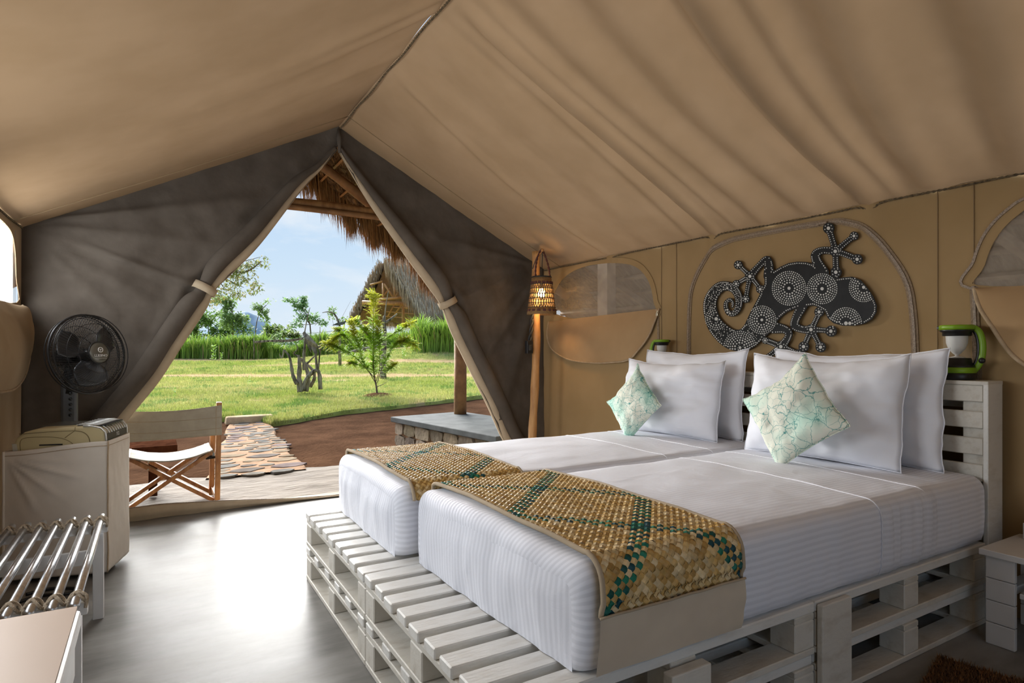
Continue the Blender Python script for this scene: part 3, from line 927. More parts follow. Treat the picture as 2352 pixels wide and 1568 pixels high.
HTOP = HZ1 + 0.017

# ================================================================== MATTRESSES
MZ0, MZ1 = 0.344, 0.622
def mattress(name, x0, x1, y0, y1, label, seed, skew=0.0):
    r = 0.048
    # cross section in YZ (arc length = stripe), swept along X with a rounded foot end
    prof = []
    def arc(cy, cz, a0, a1, n):
        for k in range(n + 1):
            a = lerp(a0, a1, k / n); prof.append((cy + r * cos(a), cz + r * sin(a)))
    rb = 0.03
    prof.append((y0 + 0.10, MZ0)); prof.append((y0 + rb, MZ0)); prof.append((y0 + 0.006, MZ0 + 0.012))
    for k in range(8): prof.append((y0, lerp(MZ0 + rb, MZ1 - r, (k + 0.5) / 8)))
    arc(y0 + r, MZ1 - r, pi, pi / 2, 6)
    for k in range(1, 28): prof.append((lerp(y0 + r, y1 - r, k / 28), MZ1))
    arc(y1 - r, MZ1 - r, pi / 2, 0, 6)
    for k in range(8): prof.append((y1, lerp(MZ1 - r, MZ0 + rb, (k + 0.5) / 8)))
    prof.append((y1 - 0.006, MZ0 + 0.012)); prof.append((y1 - rb, MZ0)); prof.append((y1 - 0.10, MZ0))
    ss = [0.0]
    for i in range(1, len(prof)):
        ss.append(ss[-1] + sqrt((prof[i][0] - prof[i - 1][0]) ** 2 + (prof[i][1] - prof[i - 1][1]) ** 2))
    m = len(prof)
    b = MB(); st = []
    cy, cz = (y0 + y1) / 2, (MZ0 + MZ1) / 2
    def disp(X, Y, z, ny, nz):
        top = max(0, nz)
        side = 1 - abs(nz)
        d = 0.006 * fbm(X * 3 + seed, Y * 3, z * 3) * top + 0.010 * sin(pi * (Y - y0) / (y1 - y0)) * top
        d += side * (0.009 * fbm(X * 7 + seed, z * 2.0, Y) + 0.006 * sin(pi * (z - MZ0) / (MZ1 - MZ0)) + 0.004 * fbm(X * 22, z * 3, 2))
        d += side * 0.009 * sum(gauss(X, xc, 0.012) for xc in (2.32, 2.37, 2.45, 2.52, 2.60, 2.64)) * (1 if ny < 0 else 0)
        return d
    # rings: foot cap rings (rounded) then body rings then head ring
    rings = []
    nb = 110
    for i in range(nb + 1):
        rings.append(('b', lerp(x0 + r, x1, i / nb)))
    caps = []
    ncap = 6
    for i in range(ncap):
        a = pi / 2 * (i / ncap)
        caps.append((x0 + r - r * cos(a) if False else x0 + r - r * sin(pi / 2 - a), r * (1 - sin(a)) if True else 0))
    rows = [(x0, r + 0.035)]
    for cx, ins in caps: rows.append((cx, ins))
    for _, cx in rings: rows.append((cx, 0.0))
    base = []
    for ri, (X, ins) in enumerate(rows):
        for j, (Y, z) in enumerate(prof):
            y_ = cy + (Y - cy) * (1 - ins / ((y1 - y0) / 2)); z_ = z if z < cz else cz + (z - cz) * (1 - ins / ((MZ1 - MZ0) / 2))
            a = prof[max(j - 1, 0)]; c = prof[min(j + 1, m - 1)]
            ty, tz = c[0] - a[0], c[1] - a[1]; l = sqrt(ty * ty + tz * tz) or 1
            ny, nz = -tz / l, ty / l
            d = disp(X, y_, z_, ny, nz)
            wob = 0.008 * fbm(y_ * 4, z_ * 3, seed) * sm((x0 + 0.25 - X) / 0.2)
            sk = skew * (1 - (X - x0) / (x1 - x0)) * (cy - y_) / (y1 - y0) * 2
            b.v.append((X + wob + sk, y_ + ny * d, max(MZ0, z_ + nz * d)))
            st.append(ss[j])
    R_ = len(rows)
    for i in range(R_ - 1):
        for j in range(m - 1):
            a = i * m + j
            b.f.append((a, a + m, a + m + 1, a + 1))
    # foot face: subdivided columns from first ring
    nface = 10
    start = len(b.v)
    # grid on the foot: interpolate between lower and upper points of equal Y
    ring0 = list(range(m))
    top = [j for j in range(m) if prof[j][1] > cz]
    NY, NZ = 60, 14
    yl, yh = min(p[1] for p in b.v[m:2 * m]), max(p[1] for p in b.v[m:2 * m])
    pts0 = b.v[m:2 * m]
    def topz(Y):
        # height of the ring at this Y on the upper side
        zs = []
        for j in range(m - 1):
            p, q = pts0[j], pts0[j + 1]
            if (p[1] - Y) * (q[1] - Y) <= 0 and abs(p[1] - q[1]) > 1e-7:
                f = (Y - p[1]) / (q[1] - p[1]); zs.append(lerp(p[2], q[2], f))
        return (max(zs) if zs else cz), (min(zs) if zs else cz)
    for i in range(NY + 1):
        Y = lerp(yl + 0.0005, yh - 0.0005, i / NY)
        tz_, bz_ = topz(Y)
        for k in range(NZ + 1):
            z = lerp(MZ0, tz_, k / NZ)
            edge = min(1, min(i, NY - i) / 5.0, (NZ - k) / 4.0)
            sk = skew * (cy - Y) / (y1 - y0) * 2
            X = x0 + 0.0008 + sk - edge * (0.002 + 0.010 * sin(pi * (z - MZ0) / (MZ1 - MZ0)) + 0.008 * fbm(Y * 3 + seed, z * 3, 1.0) + 0.005 * fbm(Y * 16, z * 2.5, seed))
            X += 0.008 * fbm(Y * 4, z * 3, seed)
            b.v.append((X, Y, z)); st.append(Y + 0.3)
    for i in range(NY):
        for k in range(NZ):
            a = start + i * (NZ + 1) + k
            b.f.append((a, a + 1, a + NZ + 2, a + NZ + 1))
    root = thing(name, (x0, cy, MZ0), label, 'mattress', 'single mattresses on the pallet base')
    b.build('fitted_sheet', M_SHEET, root, smooth=True, fa=st)
    # turned-down top sheet hem lines: narrow folded bands across the bed
    for xc, w in ((2.28, 0.012), (2.62, 0.010)):
        bb = MB()
        path = []
        for j, (Y, z) in enumerate(prof[2:-2]):
            a = prof[max(j + 1, 0)]; c = prof[j + 3]
            ty, tz = c[0] - a[0], c[1] - a[1]; l = sqrt(ty * ty + tz * tz) or 1
            ny, nz = -tz / l, ty / l
            d = disp(xc, Y, z, ny, nz)
            path.append((xc + 0.02 * sin(Y * 4), Y + ny * d, z + nz * d))
        bb.tube(path, 0.0026, 6)
        bb.build('sheet_hem', M_SHEETP, root, smooth=True)
    return root
mattress('mattress', 0.905, 3.055, 1.222, 2.252, 'mattress in white striped sheet on the near side, beside the white side table', 3.0, 0.02)
mattress('mattress', 0.830, 3.055, 2.288, 3.225, 'mattress in white striped sheet on the far side, nearer the lamp pole', 8.0, 0.0)

# ================================================================== WOVEN RUNNERS
def runner(x0, x1, y_far, y_near, drop, hem_drop, label, seed, fold_far=0.03):
    r = 0.072
    top = MZ1 + 0.022
    yn = y_near - 0.024
    seg = []            # (length, fn)
    # path from far edge over the top to near side and down
    path = []
    path += [Vector((0, y_far + 0.012, top - 0.05)), Vector((0, y_far + 0.002, top - 0.018))]
    n = 40
    for k in range(n + 1):
        Y = lerp(y_far - 0.02, yn + r, k / n)
        path.append(Vector((0, Y, top + 0.012 * sin(pi * (Y - y_near) / (y_far - y_near)) - 0.006)))
    for k in range(1, 9):
        a = pi / 2 + pi / 2 * k / 8
        path.append(Vector((0, yn + r + r * cos(a), top - r + r * sin(a))))
    for k in range(1, 8):
        path.append(Vector((0, yn - 0.004 * sin(pi * k / 8), top - r - max(0.001, (drop - r)) * k / 7)))
    cum = [0.0]
    for i in range(1, len(path)): cum.append(cum[-1] + (path[i] - path[i - 1]).length)
    Ltot = cum[-1]; WX = x1 - x0
    import bisect
    def S(u, v, h=0.0):
        v = max(0.0, min(Ltot, v))
        i = min(max(bisect.bisect_right(cum, v) - 1, 0), len(path) - 2)
        f = (v - cum[i]) / max(1e-6, cum[i + 1] - cum[i])
        p = path[i].lerp(path[i + 1], f)
        t = (path[i + 1] - path[i]).normalized()
        nrm = Vector((0, t.z, -t.y))
        if nrm.z < 0 or (abs(nrm.z) < 0.3 and nrm.y > 0): nrm = -nrm
        hh = h + 0.004 * fbm(u * 5 + seed, v * 4, 1.0)
        return Vector((x0 + u + 0.004 * sin(v * 9 + seed), p.y, p.z)) + nrm * hh
    root = thing('bed_runner', (x0, (y_far + y_near) / 2, MZ1), label, 'bed runner', 'woven straw bed runners')
    b = MB()
    w = 0.0185
    rnd = random.Random(seed)
    straw = [(0.66, 0.45, 0.18), (0.74, 0.54, 0.26), (0.57, 0.35, 0.115), (0.68, 0.50, 0.25), (0.48, 0.29, 0.09), (0.78, 0.61, 0.35), (0.61, 0.39, 0.13)]
    green = [(0.012, 0.16, 0.115), (0.01, 0.10, 0.085), (0.02, 0.21, 0.13), (0.014, 0.08, 0.10)]
    sq = sqrt(0.5)
    imax = int((WX + Ltot) / (w / sq)) + 4
    per = 21
    def isg(i): return (i % per) in (3, 4, 5)
    for i in range(-imax, imax):
        for j in range(-imax, imax):
            # strand coordinates rotated 45 degrees
            cu = (i + j) * w * sq; cv = (i - j) * w * sq
            if not (-w * 0.2 < cu < WX + w * 0.2 and -w * 0.2 < cv < Ltot + w * 0.2): continue
            over = (i + j) % 2 == 0
            g = isg(i) if over else isg(j + 8)
            c = rnd.choice(green if g else straw)
            k = rnd.uniform(0.82, 1.15)
            c = (c[0] * k, c[1] * k, c[2] * k)
            # axis along the visible strand
            ax = (sq, -sq) if over else (sq, sq)
            ay = (sq, sq) if over else (sq, -sq)
            hl = w * 0.66; hw = w * 0.49
            vs = []
            hj = rnd.uniform(-0.0006, 0.0008)
            for a_ in (-1, 0, 1):
                for b_ in (-1, 0, 1):
                    uu = cu + ax[0] * hl * a_ + ay[0] * hw * b_
                    vv = cv + ax[1] * hl * a_ + ay[1] * hw * b_
                    h = 0.0010 + (0.0048 + hj if a_ == 0 else 0.0002) - (0.0014 if b_ != 0 else 0)
                    uu = max(0.0, min(WX, uu)); vv = max(0.0, min(Ltot, vv))
                    vs.append(S(uu, vv, h))
            b.add(vs, [(0, 3, 4, 1), (1, 4, 5, 2), (3, 6, 7, 4), (4, 7, 8, 5)], c)
    o = stuff(b.build('weave', M_WEAVE, root, smooth=False), 'straw weave crossed by dark green strands')
    # beige binding round the edge
    b = MB(); vv = np.linspace(0, Ltot, 70)
    b.tube([S(0.0, v, 0.003) for v in vv], 0.0075, 6); b.build('binding', M_FLAPEDGE, root, smooth=True)
    b = MB(); b.tube([S(WX, v, 0.003) for v in vv], 0.006, 6); b.build('binding', M_FLAPEDGE, root, smooth=True)
    if hem_drop:
        z1 = path[-1].z; y1 = path[-1].y
        b = MB()
        b.grid(lambda u, v: Vector((lerp(x0 - 0.012, x1 + 0.004, u) + 0.004 * sin(v * 5), y1 - 0.008 + 0.010 * v + 0.005 * fbm(u * 4, v * 2, 3) - 0.006 * sm((u - 0.9) / 0.1) * sin(v * 3),
                                        z1 + 0.006 - hem_drop * v)), 36, 12)
        b.build('hem_panel', M_HEM, root, smooth=True)
        b = MB(); b.tube([(lerp(x0 - 0.012, x1 + 0.004, u), y1 - 0.010 + 0.005 * fbm(u * 4, 0, 3), z1 + 0.004) for u in np.linspace(0, 1, 30)], 0.004, 6)
        b.build('hem_seam', M_FLAPEDGE, root, smooth=True)
    return root
runner(0.965, 1.485, 2.25, 1.222, 0.145, 0.150, 'woven straw runner with green stripes draped over the near mattress side', 5)
runner(0.885, 1.400, 3.215, 2.292, 0.045, 0.0, 'woven straw runner with green stripes lying on the far mattress', 23)

# ================================================================== PILLOWS
def cushion(name, w, h, t, M, m, seed, flange=0.0, label='', cat='pillow', group=None, puff=2.3, corner=0.0, extra=None):
    """soft cushion in its own XY plane (w along x, h along y), thickness along z; M places it in the world"""
    b = MB()
    n = 36
    def half(sgn):
        def fn(u, v):
            a = u * 2 - 1; c = v * 2 - 1
            ex = 1 - abs(a) ** puff; ey = 1 - abs(c) ** puff
            th = t / 2 * (max(0, ex) ** 0.62) * (max(0, ey) ** 0.62)
            # sides pulled in, corners stick out
            x = a * w / 2 * (1 - 0.06 * (1 - c * c) * abs(a) ** 2 * (1 - corner))
            y = c * h / 2 * (1 - 0.07 * (1 - a * a) * abs(c) ** 2 * (1 - corner))
            wr = 0.022 * fbm(a * 1.6 + seed, c * 1.6, seed) + 0.007 * fbm(a * 3 + c * 5, c * 4 - a * 3 + seed, 2.0)
            th += wr * min(1, th / 0.03) * min(1.0, w / 0.8)
            y -= 0.05 * h * (1 - a * a) * sm((c - 0.2) / 0.8)
            x += 0.012 * fbm(c * 2 + seed, a, 4.0); y += 0.012 * fbm(a * 2 + seed, c, 7.0) * sm((c + 0.9) / 0.6)
            return M @ Vector((x, y, sgn * th))
        return fn
    b.grid(half(1), n, n)
    b.grid(half(-1), n, n, flip=True)
    root = thing(name, M @ Vector((0, -h / 2, 0)), label, cat, group)
    WM[root.name] = Matrix.Translation(M @ Vector((0, -h / 2, 0)))
    # weld the rim
    o = b.build('cover', m, root, smooth=True)
    wmod = o.modifiers.new('weld', 'WELD'); wmod.merge_threshold = 0.0008
    pts = []
    for k in range(160):
        s = k / 40.0; side = int(s); f = s - side
        a, c = ((-1 + 2 * f, -1), (1, -1 + 2 * f), (1 - 2 * f, 1), (-1, 1 - 2 * f))[side]
        x = a * w / 2 * (1 - 0.06 * (1 - c * c) * abs(a) ** 2 * (1 - corner)); y = c * h / 2 * (1 - 0.07 * (1 - a * a) * abs(c) ** 2 * (1 - corner))
        y -= 0.05 * h * (1 - a * a) * sm((c - 0.2) / 0.8)
        x += 0.012 * fbm(c * 2 + seed, a, 4.0); y += 0.012 * fbm(a * 2 + seed, c, 7.0) * sm((c + 0.9) / 0.6)
        pts.append(M @ Vector((x, y, 0)))
    pts.append(pts[0])
    bb = MB(); bb.tube(pts, 0.0024, 5); bb.build('seam', m, root, smooth=True)
    return root
def frame_on_bed(bottom, lean, yawz=0.0, roll=0.0):
    """local x -> -Y (to the right in the picture), local y -> up, local z -> -X (towards the foot)"""
    B = Matrix(((0, 0, -1), (-1, 0, 0), (0, 1, 0))).to_4x4()      # columns: x->(0,-1,0), y->(0,0,1), z->(-1,0,0)
    return Matrix.Translation(bottom) @ Matrix.Rotation(yawz, 4, 'Z') @ Matrix.Rotation(lean, 4, 'Y') @ B @ Matrix.Rotation(roll, 4, 'Z')
ZB = MZ1 + 0.006
def pil(y0, y1, h, xb, lean, seed, label, yawz=0.0, t=0.17):
    w = y1 - y0
    M = frame_on_bed(Vector((xb, (y0 + y1) / 2, ZB)), lean, yawz) @ Matrix.Translation((0, h / 2, 0))
    return cushion('pillow', w, h, t, M, M_SHEETP, seed, label=label, cat='pillow', group='white pillows against the headboard', puff=2.5, corner=0.35)
pil(1.34, 2.22, 0.55, 2.985, 0.10, 1.0, 'white pillow at the back, nearest the headboard and right lantern', t=0.15)
pil(2.40, 3.26, 0.55, 2.985, 0.10, 2.2, 'white pillow at the back, tucked behind the left pillow', t=0.15)
pil(1.43, 2.22, 0.525, 2.80, 0.17, 3.3, 'white pillow in front behind the pale batik cushion', 0.06, t=0.23)
pil(2.445, 3.24, 0.485, 2.80, 0.17, 4.7, 'white pillow in front behind the dark teal batik cushion', 0.06, t=0.22)
def cush(cy, cz, side, xb, lean, roll, seed, m, label):
    M = frame_on_bed(Vector((xb, cy, ZB)), lean) @ Matrix.Translation((0, cz - ZB + 0.012, 0)) @ Matrix.Rotation(roll, 4, 'Z')
    return cushion('batik_cushion', side, side, 0.12, M, m, seed, label=label, cat='cushion', group='teal batik cushions', puff=2.6, corner=0.0)
cush(1.815, 0.865, 0.405, 2.565, 0.16, radians(45 - 8), 6.1, M_BATIK2, 'diamond-set pale cushion with sparse teal crackle lines')
cush(2.945, 0.818, 0.355, 2.585, 0.20, radians(45 + 2), 7.4, M_BATIK1, 'smaller diamond-set cushion with dense dark teal crackle')

# ================================================================== CHAMELEON CUT-OUT ON THE ZIPPED PANEL
CHX = RW - 0.024
def chpt(cx, cy):
    p = atX(1600 + cx * 0.22324, 500 + cy * 0.22324, CHX)
    return p
C_BODY = [(700, 560), (745, 520), (790, 548), (870, 500), (950, 465), (1040, 450), (1130, 455), (1200, 475), (1260, 530), (1330, 560), (1375, 590), (1450, 622), (1520, 612), (1600, 605),
          (1690, 640), (1760, 720), (1820, 810), (1855, 900), (1852, 970), (1810, 1040), (1730, 1090), (1620, 1110), (1500, 1110), (1410, 1085), (1350, 1030), (1320, 960), (1250, 920),
          (1200, 902), (1130, 912), (1040, 925), (990, 945), (930, 970), (860, 1030), (812, 1090), (790, 1150), (700, 1230), (600, 1290), (520, 1230), (500, 1090), (560, 960), (610, 870), (660, 770), (700, 680)]
def stroke(l): return [(x, y, r) for x, y, r in l]
C_STROKES = [
    [(600, 1160, 120), (520, 1240, 115), (430, 1262, 110), (340, 1240, 102), (250, 1170, 92), (180, 1080, 80), (145, 970, 72), (140, 870, 67), (175, 780, 60), (240, 715, 55), (310, 702, 48),
     (380, 728, 44), (425, 790, 42), (438, 870, 38), (422, 940, 34), (383, 983, 30), (335, 980, 28), (305, 930, 25), (305, 875, 22), (343, 842, 19), (374, 872, 15), (370, 918, 12)],
    [(745, 600, 55), (742, 470, 45), (715, 430, 36), (630, 510, 34), (552, 602, 42)],
    [(552, 602, 30), (490, 540, 24), (430, 485, 26)], [(552, 602, 30), (480, 640, 24), (410, 680, 24)], [(550, 605, 30), (527, 720, 24), (507, 835, 26)], [(552, 602, 30), (610, 670, 24), (658, 735, 26)],
    [(1290, 570, 75), (1238, 450, 52), (1228, 375, 46), (1300, 335, 38), (1430, 345, 44)],
    [(1430, 345, 34), (1395, 220, 32), (1360, 110, 34)], [(1430, 345, 34), (1530, 260, 30), (1622, 187, 30)], [(1430, 345, 34), (1540, 380, 32), (1653, 425, 32)], [(1430, 345, 34), (1432, 450, 32), (1436, 560, 34)],
    [(1090, 900, 55), (1025, 1030, 44), (1012, 1110, 46), (1090, 1148, 38), (1180, 1150, 46)],
    [(1180, 1150, 34), (1225, 1060, 28), (1263, 975, 30)], [(1180, 1150, 34), (1285, 1155, 28), (1385, 1165, 30)], [(1180, 1150, 34), (1230, 1240, 28), (1276, 1330, 30)], [(1180, 1150, 34), (1140, 1240, 28), (1104, 1325, 30)],
    [(790, 1130, 60), (900, 1145, 44), (948, 1185, 40), (930, 1250, 38), (870, 1325, 50)],
    [(870, 1325, 36), (790, 1290, 30), (712, 1262, 32)], [(870, 1325, 36), (960, 1360, 28), (1050, 1402, 30)], [(870, 1325, 36), (878, 1440, 32), (880, 1500, 34)], [(870, 1325, 36), (780, 1395, 28), (692, 1462, 30)],
]
C_DISCS = [(430, 485, 46), (410, 680, 40), (507, 835, 42), (658, 735, 44), (1360, 108, 58), (1622, 187, 46), (1655, 427, 54), (1436, 560, 58), (1263, 968, 50), (1385, 1166, 58), (1278, 1330, 54), (1104, 1325, 54),
           (708, 1262, 36), (1050, 1402, 48), (880, 1500, 40), (690, 1465, 40), (552, 602, 52), (1430, 345, 56), (1180, 1150, 56), (870, 1325, 58)]
def dens(st, step=14):
    out_ = []
    P = smooth_path([Vector((x, y, r)) for x, y, r in st], 6)
    return [(p.x, p.y, p.z) for p in P]
DSTR = [dens(s) for s in C_STROKES]
ch = thing('chameleon_cutout', (CHX, 2.3, 1.2), 'black chameleon wall decoration covered in white dots above the pillows', 'wall decoration')
# silhouette by marching a fine raster of the outline field, then giving it thickness
b = MB()
STEP = 9
nx, ny = int(1960 / STEP), int(1560 / STEP)
FX, FYY = np.meshgrid(np.arange(nx + 1) * STEP, np.arange(ny + 1) * STEP, indexing='ij')
FX = FX.astype(float); FYY = FYY.astype(float)
best = np.full(FX.shape, -1e9)
ins = np.zeros(FX.shape, bool); dmin = np.full(FX.shape, 1e9)
nb_ = len(C_BODY)
for i in range(nb_):
    x1, y1 = C_BODY[i]; x2, y2 = C_BODY[(i + 1) % nb_]
    dx, dy = x2 - x1, y2 - y1
    if dy != 0:
        ins ^= ((y1 > FYY) != (y2 > FYY)) & (FX < dx * (FYY - y1) / dy + x1)
    t = np.clip(((FX - x1) * dx + (FYY - y1) * dy) / (dx * dx + dy * dy), 0, 1)
    dmin = np.minimum(dmin, np.hypot(FX - x1 - t * dx, FYY - y1 - t * dy))
best = np.where(ins, dmin, -dmin)
for st_ in DSTR + [[d_] for d_ in C_DISCS]:
    for (a_, b2, r_) in st_:
        best = np.maximum(best, r_ - np.hypot(FX - a_, FYY - b2))
field = {(i, j): float(best[i, j]) for i in range(nx + 1) for j in range(ny + 1)}
def cdepth(x, y):
    fx = min(max(x / STEP, 0), nx - 1.001); fy = min(max(y / STEP, 0), ny - 1.001)
    i, j = int(fx), int(fy); u, v = fx - i, fy - j
    return (best[i, j] * (1 - u) + best[i + 1, j] * u) * (1 - v) + (best[i, j + 1] * (1 - u) + best[i + 1, j + 1] * u) * v
vid = {}
def gv(key, x, y):
    if key not in vid:
        p = chpt(x, y); vid[key] = len(b.v); b.v.append((p.x, p.y, p.z))
    return vid[key]
for i in range(nx):
    for j in range(ny):
        cs = [(i, j), (i + 1, j), (i + 1, j + 1), (i, j + 1)]
        f = [field[c] for c in cs]
        if max(f) <= 0: continue
        poly = []
        for k in range(4):
            c0, c1 = cs[k], cs[(k + 1) % 4]; f0, f1 = f[k], f[(k + 1) % 4]
            if f0 > 0: poly.append(gv(c0, c0[0] * STEP, c0[1] * STEP))
            if (f0 > 0) != (f1 > 0):
                t = f0 / (f0 - f1); t = max(0.05, min(0.95, t)) if abs(f0 - f1) < 1e6 else 0.5
                poly.append(gv(tuple(sorted((c0, c1))), lerp(c0[0], c1[0], t) * STEP, lerp(c0[1], c1[1], t) * STEP))
        if len(poly) >= 3: b.f.append(tuple(poly))
o = b.build('silhouette', M_CHAM, ch)
so = o.modifiers.new('solid', 'SOLIDIFY'); so.thickness = 0.004; so.offset = 0
b = MB()
placed = []
PXM = (chpt(1000, 800) - chpt(1001, 800)).length
def dot(cx, cy, r, mind=1.0):
    if cdepth(cx, cy) < r * 0.9: return
    for (a, c, q) in placed:
        if abs(a - cx) < 60 and (a - cx) ** 2 + (c - cy) ** 2 < ((r + q) * mind + 2) ** 2: return
    placed.append((cx, cy, r))
    p0 = chpt(cx, cy); n = 8 if r > 7 else 6
    sx = (chpt(cx + r, cy) - p0); sy = (chpt(cx, cy + r) - p0)
    vs = [p0 + Vector((-0.0036, 0, 0)) + sx * cos(2 * pi * k / n) + sy * sin(2 * pi * k / n) for k in range(n)]
    b.add(vs, [tuple(range(n))])
for (x, y, r) in C_DISCS:
    dot(x, y, min(19, r * 0.34))
    for k in range(7):
        a = 2 * pi * k / 7 + x; dot(x + cos(a) * r * 0.66, y + sin(a) * r * 0.66, 6.5)
for (x, y, R, big) in ((955, 725, 185, 17), (1295, 730, 165, 18), (675, 1050, 150, 15), (1722, 715, 150, 17), (1540, 1085, 175, 20), (205, 1040, 120, 19), (450, 1335, 180, 15), (320, 725, 60, 12), (340, 960, 50, 12)):
    dot(x, y, big)
    for k in range(5): a = 2 * pi * k / 5; dot(x + cos(a) * big * 2, y + sin(a) * big * 2, big * 0.9)
    rr = big * 3.5; i = 0
    while rr < R:
        sz = lerp(10.5, 6.5, rr / R)
        n = int(2 * pi * rr / (sz * 3.1))
        for k in range(n):
            a = 2 * pi * (k + 0.5 * (i % 2)) / n; dot(x + cos(a) * rr, y + sin(a) * rr, sz * RND.uniform(0.85, 1.1))
        rr += sz * 2.75; i += 1
n = len(C_BODY)
for i in range(n):
    x1, y1 = C_BODY[i]; x2, y2 = C_BODY[(i + 1) % n]; L = sqrt((x2 - x1) ** 2 + (y2 - y1) ** 2)
    for k in range(int(L / 21) + 1):
        t = k * 21 / L
        x, y = lerp(x1, x2, t), lerp(y1, y2, t)
        for s_ in (-1, 1):
            xx = x + s_ * (y2 - y1) / L * 17; yy = y - s_ * (x2 - x1) / L * 17
            if 9 < cdepth(xx, yy) < 26: dot(xx, yy, 6.8)
for s in DSTR:
    acc = 0
    for i in range(1, len(s)):
        x, y, r = s[i]; dx, dy = x - s[i - 1][0], y - s[i - 1][1]; L = sqrt(dx * dx + dy * dy) or 1
        acc += L
        if acc < 11: continue
        acc = 0
        for s_ in (-1, 1):
            off = max(2, r - 13)
            xx = x - s_ * dy / L * off; yy = y + s_ * dx / L * off
            if cdepth(xx, yy) < 30: dot(xx, yy, 6.0 if r < 60 else 7.5)
for k in range(1500):
    st_ = RND.choice(DSTR[0]); a = RND.uniform(0, 6.28); q = st_[2] * sqrt(RND.random())
    if RND.random() < 0.6: dot(st_[0] + cos(a) * q, st_[1] + sin(a) * q, RND.uniform(3.5, 7), 1.05)
stuff(b.build('painted_dots', M_DOT, ch), 'white painted dots')

# ================================================================== LANTERNS
def lantern(loc, sc_, rz, label):
    r = thing('camping_lantern', loc, label, 'lantern', 'green camping lanterns on the headboard', rz)
    Mx = WM[r.name] @ Matrix.Scale(sc_, 4)
    def L(prof, name, m, n=28, smooth=True, **kw):
        b = MB(); b.lathe(prof, n, Mx, **kw); return b.build(name, m, r, smooth=smooth)
    L([(0, 0), (0.064, 0), (0.068, 0.006), (0.068, 0.028), (0.066, 0.030)], 'base_ring', M_BLACK)
    L([(0.066, 0.029), (0.069, 0.032), (0.069, 0.046), (0.063, 0.054), (0.0, 0.056)], 'green_body', M_GREEN)
    L([(0.064, 0.053), (0.064, 0.062), (0.056, 0.064), (0.050, 0.090), (0.046, 0.092), (0.0, 0.092)], 'black_collar', M_BLACK)
    L([(0.047, 0.091), (0.047, 0.186)], 'clear_globe', M_GLASS)
    L([(0.0, 0.094), (0.034, 0.093), (0.010, 0.099), (0.005, 0.103), (0.016, 0.112), (0.030, 0.130), (0.038, 0.155), (0.040, 0.186)], 'white_reflector', M_REFL)
    L([(0.0, 0.185), (0.050, 0.185), (0.052, 0.188), (0.052, 0.200), (0.060, 0.204), (0.062, 0.212), (0.0, 0.212)], 'black_cap', M_BLACK)
    b = MB(); b.lathe([(0.0, 0.211), (0.064, 0.211), (0.064, 0.226), (0.060, 0.231), (0.0, 0.231)], 28, Mx)
    top_ = b.build('green_top', M_GREEN, r, smooth=True)
    b = MB(); b.box(Mx @ Vector((-0.058, 0.0, 0.220)), (0.024 * sc_, 0.018 * sc_, 0.010 * sc_)); b.build('switch', M_BLACK, top_, bevel=0.002)
    # C-shaped handle from the top down to the base
    P = smooth_path([(0.045, 0, 0.222), (0.062, 0, 0.216), (0.077, 0, 0.198), (0.086, 0, 0.160), (0.087, 0, 0.120), (0.082, 0, 0.085), (0.072, 0, 0.060), (0.060, 0, 0.042)], 5)
    b = MB(); vs = []; fs = []
    for i, p in enumerate(P):
        t = (P[min(i + 1, len(P) - 1)] - P[max(i - 1, 0)]).normalized(); nrm = Vector((t.z, 0, -t.x))
        for (a, c) in ((-0.010, -0.016), (0.010, -0.016), (0.012, 0.0), (0.010, 0.016), (-0.010, 0.016), (-0.012, 0)):
            vs.append(Mx @ (p + nrm * a + Vector((0, c, 0))))
    for i in range(len(P) - 1):
        for k in range(6): a = i * 6 + k; c = i * 6 + (k + 1) % 6; fs.append((a, c, c + 6, a + 6))
    b.add(vs, fs); hd = b.build('handle', M_GREEN, r, smooth=True)
    P2 = [Vector((p.x - 0.0125, p.y, p.z)) for p in P[4:-5]]
    b = MB(); b.tube([Mx @ p for p in P2], 0.009 * sc_, 6); b.build('handle_grip', M_BLACK, hd, smooth=True)
    b = MB(); b.lathe([(0, -0.02), (0.012, -0.02), (0.012, 0.02), (0, 0.02)], 14, Mx @ Matrix.Translation((0.084, 0, 0.082)) @ Matrix.Rotation(pi / 2, 4, 'X')); b.build('side_knob', M_BLACK, r, smooth=True)
    return r
lantern((3.158, 1.365, HTOP), 1.075, radians(-68), 'lime green camping lantern on the right end of the headboard')
lantern((3.158, 3.235, HTOP), 0.90, radians(112), 'black and green camping lantern behind the left pillows')

# ================================================================== POLE LAMP
PLX, PLY = 2.925, 4.55
pl = thing('lamp_pole', (PLX, PLY, 0), 'peeled wooden tent pole standing by the right door flap', 'pole')
b = MB(); b.tube(smooth_path([(PLX - 0.02, PLY, 0), (PLX - 0.035, PLY, 0.4), (PLX - 0.015, PLY, 0.75), (PLX + 0.004, PLY, 1.2), (PLX, PLY, 1.7), (PLX + 0.004, PLY, 2.035)], 5), [0.036 + 0.003 * sin(i * 1.3) for i in range(26)], 12)
b.build('shaft', M_POLE, pl, smooth=True)
b = MB(); b.tube([(PLX + 0.01, PLY + 0.03, 2.0), (PLX - 0.02, PLY - 0.14, 2.03)], 0.014, 8); b.build('peg', M_POLE, pl, smooth=True)
LSX, LSY, LSZ = 2.905, 4.425, 1.47
la = thing('basket_lamp', (LSX, LSY, LSZ), 'lit hanging lamp with a woven basket shade on the wooden pole', 'lamp')
zt = 0.325
def rad(z): return lerp(0.125, 0.082, z / zt)
T0 = Matrix.Translation((LSX, LSY, LSZ))
